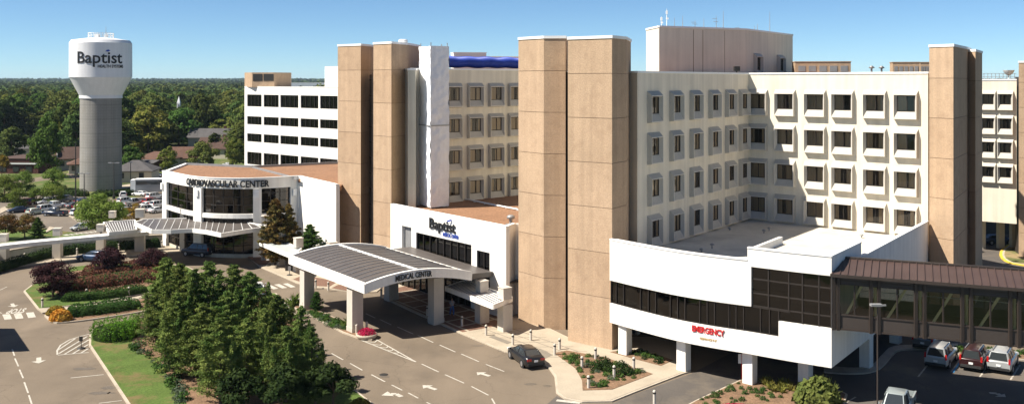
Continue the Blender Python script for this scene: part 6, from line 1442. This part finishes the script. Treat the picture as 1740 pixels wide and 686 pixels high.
# bus
bt = thing('bus', (*G(261, 330), 0), 'white and grey bus with a yellow mark parked before the tan-roofed house', 'bus', None, .18)
s = MB(); s.box((1.2, 0, 1.9), (9.4, 2.4, 2.6)); local('body', s, ['greymetal'], bt); s = MB(); s.box((-3.9, 0, 1.85), (1.0, 2.44, 2.7)); s.box((1.2, 0, 3.27), (9.6, 2.5, .14)); local('front', s, ['cap'], bt)
s = MB(); s.box((1.2, -1.22, 2.55), (9.0, .04, .75)); s.box((-4.42, 0, 2.3), (.04, 2.0, 1.1)); local('window', s, ['carglass'], bt); s = MB(); s.box((-4.42, -.2, 1.45), (.05, .8, .5)); local('marking', s, ['yellow'], bt)
for x_ in (-2.6, 4.0):
    for y_ in (-1.1, 1.1): s = MB(); s.tube([(x_, y_ - .15, .5), (x_, y_ + .15, .5)], .5, 14); local('wheel', s, ['tyre'], bt)

# ================================================================ houses
M['roofbrown'] = lambda: mat('brown_shingle', (.075, .046, .036), .95, .12, .6, .15, 5)
M['roofgrey'] = lambda: mat('grey_shingle', (.085, .08, .08), .95, .12, .6, .15, 5)
M['rooftan'] = lambda: mat('tan_shingle', (.105, .058, .042), .95, .12, .6, .15, 5)
M['cladding'] = lambda: mat('cream_cladding', (.5, .45, .36), .9, .05)
M['brickred'] = lambda: mat('red_brown_brick', (.09, .035, .027), .9, .15, .8)
def house(px, py, wl, dp, hw, hr, rz, wall, roof, label, hip=False, cat='house', chimney=False, nwin=3):
    x_, y_ = G(px, py); t = thing('house', (x_, y_, 0), label, cat, None, rz); a, b = wl / 2, dp / 2
    s = MB(); s.box((0, 0, hw / 2), (wl, dp, hw)); 
    if not hip: s.add([(-a, -b, hw), (-a, b, hw), (-a, 0, hw + hr), (a, -b, hw), (a, b, hw), (a, 0, hw + hr)], [(0, 2, 1), (3, 4, 5)])
    local('wall', s, [wall], t); s = MB(); e = .5; k = hr / b; ri = a - (b if hip else -e)
    z0 = hw - e * k + .05; v = [(-a - e, -b - e, z0), (a + e, -b - e, z0), (a + e, b + e, z0), (-a - e, b + e, z0), (-ri, 0, hw + hr + .05), (ri, 0, hw + hr + .05)]
    lo = [(p[0], p[1], p[2] - .18) for p in v]; s.add(v + lo, [(0, 1, 5, 4), (2, 3, 4, 5), (1, 2, 5), (3, 0, 4), (7, 6, 10, 11), (9, 8, 11, 10), (0, 6, 7, 1), (1, 7, 8, 2), (2, 8, 9, 3), (3, 9, 6, 0)] if hip else [(0, 1, 5, 4), (2, 3, 4, 5), (7, 6, 10, 11), (9, 8, 11, 10), (0, 6, 7, 1), (2, 8, 9, 3), (0, 4, 10, 6), (4, 3, 9, 10), (1, 7, 11, 5), (5, 11, 8, 2)])
    r_ = local('roof', s, [roof], t)
    if chimney: s = MB(); s.box((a * .3, .6, hw + hr), (.8, .8, 1.6)); local('chimney', s, ['brickred'], r_)
    for k in range(nwin):
        u = (k + .5) / nwin * wl - a; s = MB(); s.box((u, -b - .03, hw * .55), (1.1, .08, 1.3)); local('window', s, ['carglass'], t)
    for u in (-.25, .25): s = MB(); s.box((-a - .03, u * dp, hw * .55), (.08, .9, 1.2)); local('window', s, ['carglass'], t)
    return t
h_ = house(129, 287, 9, 7.5, 3.4, 2.6, .45, 'cladding', 'roofbrown', 'cream house with an arched gable and brown roof beside the water tower', nwin=4)
s = MB(); s.prism([(0, 0), (0, 0.001), (0.001, 0)], 0, .001) if False else None
s = MB(); n_ = 14; pts = [(3.75 * math.cos(t), 3.6 + 2.7 * math.sin(t)) for t in np.linspace(0, math.pi, n_)] + [(-3.75, 0), (3.75, 0)]
vs = [(-4.75, y, z) for y, z in pts] + [(-4.45, y, z) for y, z in pts]; q = len(pts); s.add(vs, [(i, (i + 1) % q, q + (i + 1) % q, q + i) for i in range(q)] + [tuple(range(q - 1, -1, -1)), tuple(range(q, 2 * q))]); local('gable_wall', s, ['cladding'], h_)
for y_ in (-1.3, 1.3): s = MB(); s.box((-4.8, y_, 3.2), (.08, 1.0, 1.9)); local('window', s, ['carglass'], h_)
house(142, 293, 7, 6, 2.6, 1.3, .45, 'cladding', 'rooftan', 'lower cream house with a tan roof half behind the water tower shaft', hip=True)
house(231, 307, 9.0, 7.5, 2.9, 2.0, .12, 'cladding', 'roofgrey', 'small beige house with a dark grey hipped roof right of the water tower', hip=True, nwin=2)
house(268, 286, 9, 7, 3.0, 1.6, -.3, 'cladding', 'rooftan', 'white house with a tan hipped roof behind the parked bus', hip=True)
house(252, 290, 6, 5, 2.4, .5, -.2, 'brickred', 'roofgrey', 'low dark red outbuilding beside the tan-roofed house', nwin=1)
house(60, 266, 10, 8, 3.0, 2.2, .2, 'cladding', 'roofgrey', 'white house with a grey hipped roof at the edge of the woods', hip=True)
house(372, 268, 11, 8, 3.4, 2.9, -.12, 'cladding', 'roofbrown', 'cream house with a steep brown gabled roof near the office block', chimney=True, nwin=4)
house(369, 256, 17, 9, 5.0, 2.6, .05, 'cladding', 'roofgrey', 'large house with a wide slate-grey roof behind the brown gabled one', chimney=True)
house(322, 283, 5, 5, 2.8, 1.6, .2, 'cladding', 'rooftan', 'small cream cottage with a red-brown door side in the trees', nwin=1)
house(311, 272, 6, 5, 2.6, 1.4, .1, 'cladding', 'rooftan', 'little tan-roofed cottage in deep shade behind the small cream one', nwin=1)
fb_ = thing('flat_building', (*G(39, 293), 0), 'flat-roofed dark red building with a white stripe beyond the bright bushes', 'building', None, -.08)
s = MB(); s.box((0, 3, 1.9), (12, 12, 3.8)); local('wall', s, ['brickred'], fb_); s = MB(); s.box((0, 3, 3.86), (12.3, 12.3, .12)); s.box((0, -2, 3.0), (11, 2.4, .15)); local('roof', s, ['roofbrown'], fb_)
s = MB(); s.box((0, -3.24, 2.6), (12, .2, .3)); s.box((-6.1, -2.9, 2.6), (.8, .8, 4.4)); local('trim', s, ['cap'], fb_)
for u in (-3.5, 0, 3.5): s = MB(); s.box((u, -3.05, 1.2), (1.6, .1, 1.4)); local('window', s, ['carglass'], fb_)
# steeple among the trees
st = thing('church_steeple', (*AY(304, 470), 0), 'thin white church steeple rising out of the distant woodland', 'steeple')
s = MB(); s.box((0, 0, 6.4), (1.5, 1.5, 12.8)); s.add([(-.8, -.8, 12.8), (.8, -.8, 12.8), (.8, .8, 12.8), (-.8, .8, 12.8), (0, 0, 16.2)], [(0, 1, 4), (1, 2, 4), (2, 3, 4), (3, 0, 4), (3, 2, 1, 0)]); local('spire', s, ['cap'], st); s = MB(); s.box((0, -.78, 11.5), (.7, .1, 1.4)); local('louvre', s, ['greymetal'], st)
s = MB(); s.box((*AY(505, 1050), 17), (66, 22, 9), .1); s.box((*AY(480, 1180), 17), (40, 20, 7), .1); w0 = solo('warehouse', s, ['cap'], 'long low white warehouse roofs on the horizon beyond the woodland', 'warehouse')

# ================================================================ street furniture
def bollard_parts():
    s = MB(); s.lathe([(.115, 0), (.115, .72)], n=12); a = s.mesh('post', ['column']); s = MB(); s.lathe([(.10, .721), (.10, .86)], n=12)
    for z in (.75, .79, .83): s.lathe([(.12, z - .012), (.12, z + .012)], n=12)
    b = s.mesh('light_head', ['darkmetal']); s = MB(); s.lathe([(.125, .861), (.125, .93), (.07, 1.0)], n=12); c = s.mesh('cap', ['column']); return a, b, c
BP = bollard_parts()
BL = {(826, 571.6): 'light bollard nearest the ribbed walkway canopy in the sun', (871.5, 588): 'light bollard behind the black sedan on the patterned pavement', (902, 580): 'light bollard nearest the base of the tan tower', (942.6, 605): 'light bollard at the tip of the mulch bed, road side', (951, 595.6): 'light bollard at the tip of the mulch bed, tower side', (1012, 612): 'light bollard behind the mulch bed before the wide tan tower', (989, 627.7): 'light bollard on the curved side of the mulch bed', (1077, 629): 'light bollard by the far corner of the mulch bed near the columns', (1043.5, 644): 'light bollard standing inside the mulch bed', (1000, 661.7): 'light bollard at the lowest corner of the mulch bed', (1112, 688): 'light bollard top at the bottom edge beside the emergency drive',
 (726, 538): 'shaded light bollard left of the inner canopy column', (746, 546): 'shaded light bollard at the foot of the inner canopy column', (785, 556): 'shaded light bollard between the person and the drive', (536.5, 491): 'light bollard in the sun behind the first canopy column', (558, 495): 'light bollard on the brick corner between the canopy columns', (515, 527): 'plain pale post at the foot of the first canopy column', (606, 568.5): 'plain pale post at the foot of the second canopy column', (623, 563): 'plain post behind the crimson flower bed',
 (147, 508): 'light bollard at the middle of the low hedge strip', (219, 504): 'light bollard near the end of the hedge strip by the evergreens', (72, 524): 'light bollard on the small lawn by the STOP lettering', (42, 444): 'light bollard by the low wall near the picture edge', (131, 435): 'dark light bollard by the low wall between walkway posts', (275, 422): 'light bollard by the low wall near the drop-off canopy', (202, 427): 'light bollard by the low wall behind the middle plum tree', (648, 507): 'shaded light bollard on the paver court far side', (661, 511): 'second shaded light bollard on the paver court'}
for (px, py), l_ in BL.items():
    t = thing('bollard', (*G(px, py), .13), l_, 'bollard', 'light bollards along the pavements'); link('post', BP[0], parent=t)
    if px not in (515, 606, 623): link('light_head', BP[1], parent=t); 
    link('cap', BP[2], (0, 0, 0 if px not in (515, 606, 623) else -.14), 0, t)
# light poles
def light_pole(x_, y_, h_, label, two=False, r0=.11, cat='street lamp', rz=0.0, m='darkmetal'):
    t = thing('light_pole', (x_, y_, 0), label, cat, None, rz); s = MB(); s.tube([(0, 0, 0), (0, 0, h_)], [r0, r0 * .7], 8); s.lathe([(.3, 0), (.3, .6)], n=12); local('pole', s, [m], t)
    s = MB(); s.bar((-.1, 0, h_ - .05), (.75 if two else .55, 0, h_ + .0), .1); 
    if two: s.bar((-.75, 0, h_), (.1, 0, h_ - .05), .1)
    s.box((.75 if two else -.1, 0, h_ + .02), (.7 if two else .72, .34, .14)); 
    if two: s.box((-.75, 0, h_ + .02), (.7, .4, .18))
    local('lamp_head', s, ['greymetal'], t); return t
light_pole(*AY(1491, 61.5), 9.35, 'tall slim parking lamp post in front of the skywalk and pickup', r0=.06, m='bronzepanel')
light_pole(*G(193.5, 338), 7.3, 'double-headed lamp post in front of the water tower shaft', True)
light_pole(*G(222, 322), 6.0, 'slender lamp post before the grey hipped house')
light_pole(*G(143, 345), 5.8, 'lamp post with a pale head at the lawn edge beside the water tower', True)
t = thing('utility_pole', (*G(128.5, 370), 0), 'tall dark utility pole rising from the parking lot beside the bright trees', 'utility pole'); s = MB(); s.tube([(0, 0, 0), (0, 0, 13.2)], [.15, .09], 8); local('pole', s, ['darkmetal'], t); s = MB(); s.box((0, 0, 1.1), (.5, .4, .9)); s.box((.1, 0, 7.5), (.45, .35, .7)); local('junction_box', s, ['darkmetal'], t)
# signs
def sign(px, py, h_, w_, hh, label, m='cap', base=False, z=.15, rz=0.0, two=False, pole='darkmetal'):
    t = thing('sign', (*G(px, py), z), label, 'sign', None, rz); s = MB(); s.tube([(0, 0, 0), (0, 0, h_)], .035, 8); 
    if base: s.lathe([(.35, 0), (.33, .06), (.05, .09)], n=14)
    local('pole', s, [pole], t); s = MB()
    for u in ((-w_ * .27, w_ * .27) if two else (0,)): s.box((u, -.05, h_ - hh / 2), (w_ * (.46 if two else 1), .03, hh)); 
    local('panel', s, [m], t); return t
sign(138, 592, 1.1, .32, .42, 'small dark sign on a round base in the hatched zone', 'darkmetal', True, .02)
sign(455, 453, 1.2, .35, .5, 'small pale sign on a stand at the pavement by the drop-off canopy', 'cap', True)
sign(492, 469, 1.1, .35, .55, 'small grey sign on a stand beside the dark valet desk', 'greymetal', True)
sign(1260, 646, 2.0, .55, .75, 'pair of small white signs on a red post beside the emergency drive', 'cap', two=True, pole='red')
s = MB(); s.box((0, 0, .55), (.55, .45, 1.1)); s.box((0, -.02, 1.13), (.62, .52, .06)); s.box((.0, -.24, .6), (.4, .03, .7)); s.box((.45, .1, .45), (.3, .3, .9)); o = link('valet_desk', s.mesh('valet_desk', ['darkmetal']), (*G(489, 461), .13)); tag(o, 'dark upright valet desk under the pale walkway roof', 'desk')

# ================================================================ people
def person(px, py, label, shirt, trousers, z=.13, rz=0.0, stride=.22):
    t = thing('person', (*G(px, py), z), label, 'person', None, rz)
    J = {'pelvis': (0, 0, .98), 'belly': (0, 0, 1.12), 'chest': (0, .0, 1.34), 'neck': (0, 0, 1.52), 'head0': (0, -.015, 1.60), 'head1': (0, -.03, 1.70), 'head2': (0, -.01, 1.78)}
    for sd, sx in (('l', -1), ('r', 1)):
        f_ = stride * sx
        J['hip' + sd] = (sx * .10, 0, .93); J['knee' + sd] = (sx * .11, -f_ * .6 - .03, .50); J['ankle' + sd] = (sx * .11, -f_ * .9 + .03, .09); J['toe' + sd] = (sx * .12, -f_ * .9 - .14, .04)
        J['sh' + sd] = (sx * .19, 0, 1.45); J['el' + sd] = (sx * .25, f_ * .4 + .02, 1.18); J['wr' + sd] = (sx * .25, f_ * .9 - .10, .96); J['ha' + sd] = (sx * .25, f_ * 1.1 - .14, .89)
    rad = dict(pelvis=.15, belly=.14, chest=.165, neck=.058, head0=.075, head1=.105, head2=.085, hip=.098, knee=.062, ankle=.045, toe=.04, sh=.07, el=.045, wr=.032, ha=.04)
    def skin(names, edges, nm, m, grow=0.0, parent=t, asobj=True):
        me = bpy.data.meshes.new(nm); me.from_pydata([J[n_] for n_ in names], [(names.index(a), names.index(b)) for a, b in edges], []); o = link(nm, me, parent=parent)
        md = o.modifiers.new('skin', 'SKIN'); sv = me.skin_vertices[0].data if me.skin_vertices else None
        if sv is None: return o
        for i, n_ in enumerate(names):
            k = n_ if n_ in rad else n_[:-1]; r_ = rad[k] + grow; sv[i].radius = (r_, r_ * (.72 if k in ('pelvis', 'belly', 'chest') else 1))
        sv[0].use_root = True
        sb2 = o.modifiers.new('sub', 'SUBSURF'); sb2.levels = 2; sb2.render_levels = 2
        me.materials.append(X(m)); return o
    names = list(J); E_ = [('pelvis', 'belly'), ('belly', 'chest'), ('chest', 'neck'), ('neck', 'head0'), ('head0', 'head1'), ('head1', 'head2')]
    for d in 'lr': E_ += [('pelvis', 'hip' + d), ('hip' + d, 'knee' + d), ('knee' + d, 'ankle' + d), ('ankle' + d, 'toe' + d), ('chest', 'sh' + d), ('sh' + d, 'el' + d), ('el' + d, 'wr' + d), ('wr' + d, 'ha' + d)]
    def mk(names, edges, nm, m, grow):
        me = bpy.data.meshes.new(nm); me.from_pydata([J[n_] for n_ in names], [(names.index(a), names.index(b)) for a, b in edges], []); o = link(nm, me, parent=t)
        o.modifiers.new('skin', 'SKIN')
        if not me.skin_vertices:
            try: me.attributes.new('skin', 'FLOAT', 'POINT')
            except Exception: pass
        sv = me.skin_vertices[0].data
        for i, n_ in enumerate(names):
            k = n_ if n_ in rad else n_[:-1]; r_ = rad[k] + grow; sv[i].radius = (r_, r_ * (.72 if k in ('pelvis', 'belly', 'chest') else 1)); sv[i].use_root = (i == 0)
        sb2 = o.modifiers.new('sub', 'SUBSURF'); sb2.levels = 2; sb2.render_levels = 2; me.materials.append(X(m)); return o
    mk(names, E_, 'body', 'skin', 0)
    tn = ['pelvis', 'hipl', 'kneel', 'anklel', 'hipr', 'kneer', 'ankler']; mk(tn, [('pelvis', 'hipl'), ('hipl', 'kneel'), ('kneel', 'anklel'), ('pelvis', 'hipr'), ('hipr', 'kneer'), ('kneer', 'ankler')], 'trousers', trousers, .022)
    sn_ = ['pelvis', 'belly', 'chest', 'shl', 'ell', 'shr', 'elr']; mk(sn_, [('pelvis', 'belly'), ('belly', 'chest'), ('chest', 'shl'), ('shl', 'ell'), ('chest', 'shr'), ('shr', 'elr')], 'shirt', shirt, .026)
    s = MB(); s.lathe([(.02, 1.84), (.08, 1.82), (.112, 1.76), (.11, 1.70), (.09, 1.66)][::-1], (0, .012, 0), 14); local('hair', s, ['hair'], t)
    return t
M['skin'] = lambda: mat('skin', (.34, .19, .12), .6, .04); M['hair'] = lambda: mat('hair', (.03, .02, .014), .8); M['scrubs'] = lambda: mat('blue_scrubs', (.05, .12, .34), .9, .05); M['shirtgrey'] = lambda: mat('grey_blue_shirt', (.22, .25, .32), .9, .05)
person(768, 538, 'person in a grey-blue top and blue trousers walking under the arched canopy', 'shirtgrey', 'scrubs', rz=.5)

# ================================================================ light, sky, air, camera
sc = bpy.context.scene
SUN = Vector((-.965, -.26, 0)).normalized(); EL = R(51)
sv_ = Vector((SUN.x * math.cos(EL), SUN.y * math.cos(EL), math.sin(EL)))
ld = bpy.data.lights.new('sun', 'SUN'); ld.energy = 5.0; ld.angle = R(.53); ld.color = (1.0, .93, .82)
lo = bpy.data.objects.new('sun', ld); C.objects.link(lo); lo.rotation_euler = sv_.to_track_quat('Z', 'Y').to_euler(); lo.location = (-60, -20, 80)
w = bpy.data.worlds.new('World'); sc.world = w; w.use_nodes = True; N = w.node_tree.nodes; L = w.node_tree.links
sky = N.new('ShaderNodeTexSky'); sky.sky_type = 'NISHITA'; sky.sun_disc = False; sky.sun_elevation = EL; sky.sun_rotation = math.atan2(SUN.x, SUN.y); sky.altitude = 2500; sky.air_density = .75; sky.dust_density = 0; sky.ozone_density = 2.4
tint = N.new('ShaderNodeMix'); tint.data_type = 'RGBA'; tint.blend_type = 'MULTIPLY'; tint.inputs[0].default_value = 1; tint.inputs[7].default_value = (.84, 1.04, 1.13, 1); L.new(sky.outputs[0], tint.inputs[6]); L.new(tint.outputs[2], N['Background'].inputs[0]); N['Background'].inputs[1].default_value = .056
cd = bpy.data.cameras.new('camera'); cam = bpy.data.objects.new('camera', cd); C.objects.link(cam); cam.location = (0, 0, H); cam.rotation_euler = (R(90), 0, 0)
cd.sensor_width = 36; cd.lens = 36 * F / 1740; cd.shift_y = -(343 - HY) / 1740; cd.clip_end = 20000; cd.clip_start = .5; sc.camera = cam
HAZE = True
if HAZE:
    s = MB(); s.add([(-7600, -120, -2), (7600, -120, -2), (7600, 9600, -2), (-7600, 9600, -2), (-7600, -120, 75), (7600, -120, 75), (7600, 9600, 75), (-7600, 9600, 75)], [(3, 2, 1, 0), (4, 5, 6, 7), (0, 1, 5, 4), (1, 2, 6, 5), (2, 3, 7, 6), (3, 0, 4, 7)])
    hm = bpy.data.materials.new('haze'); hm.use_nodes = True; hn = hm.node_tree; hn.nodes.remove(hn.nodes['Principled BSDF']); pv_ = hn.nodes.new('ShaderNodeVolumePrincipled')
    pv_.inputs['Color'].default_value = (.62, .78, .95, 1); pv_.inputs['Density'].default_value = .00005; hn.links.new(pv_.outputs[0], hn.nodes['Material Output'].inputs['Volume'])
    me = s.mesh('haze', []); me.materials.append(hm); tag(link('haze', me), 'thin blue haze over the distant woodland', kind='stuff')
sc.view_settings.view_transform = 'Standard'; sc.view_settings.look = 'None'; sc.view_settings.exposure = .98; sc.view_settings.gamma = 1
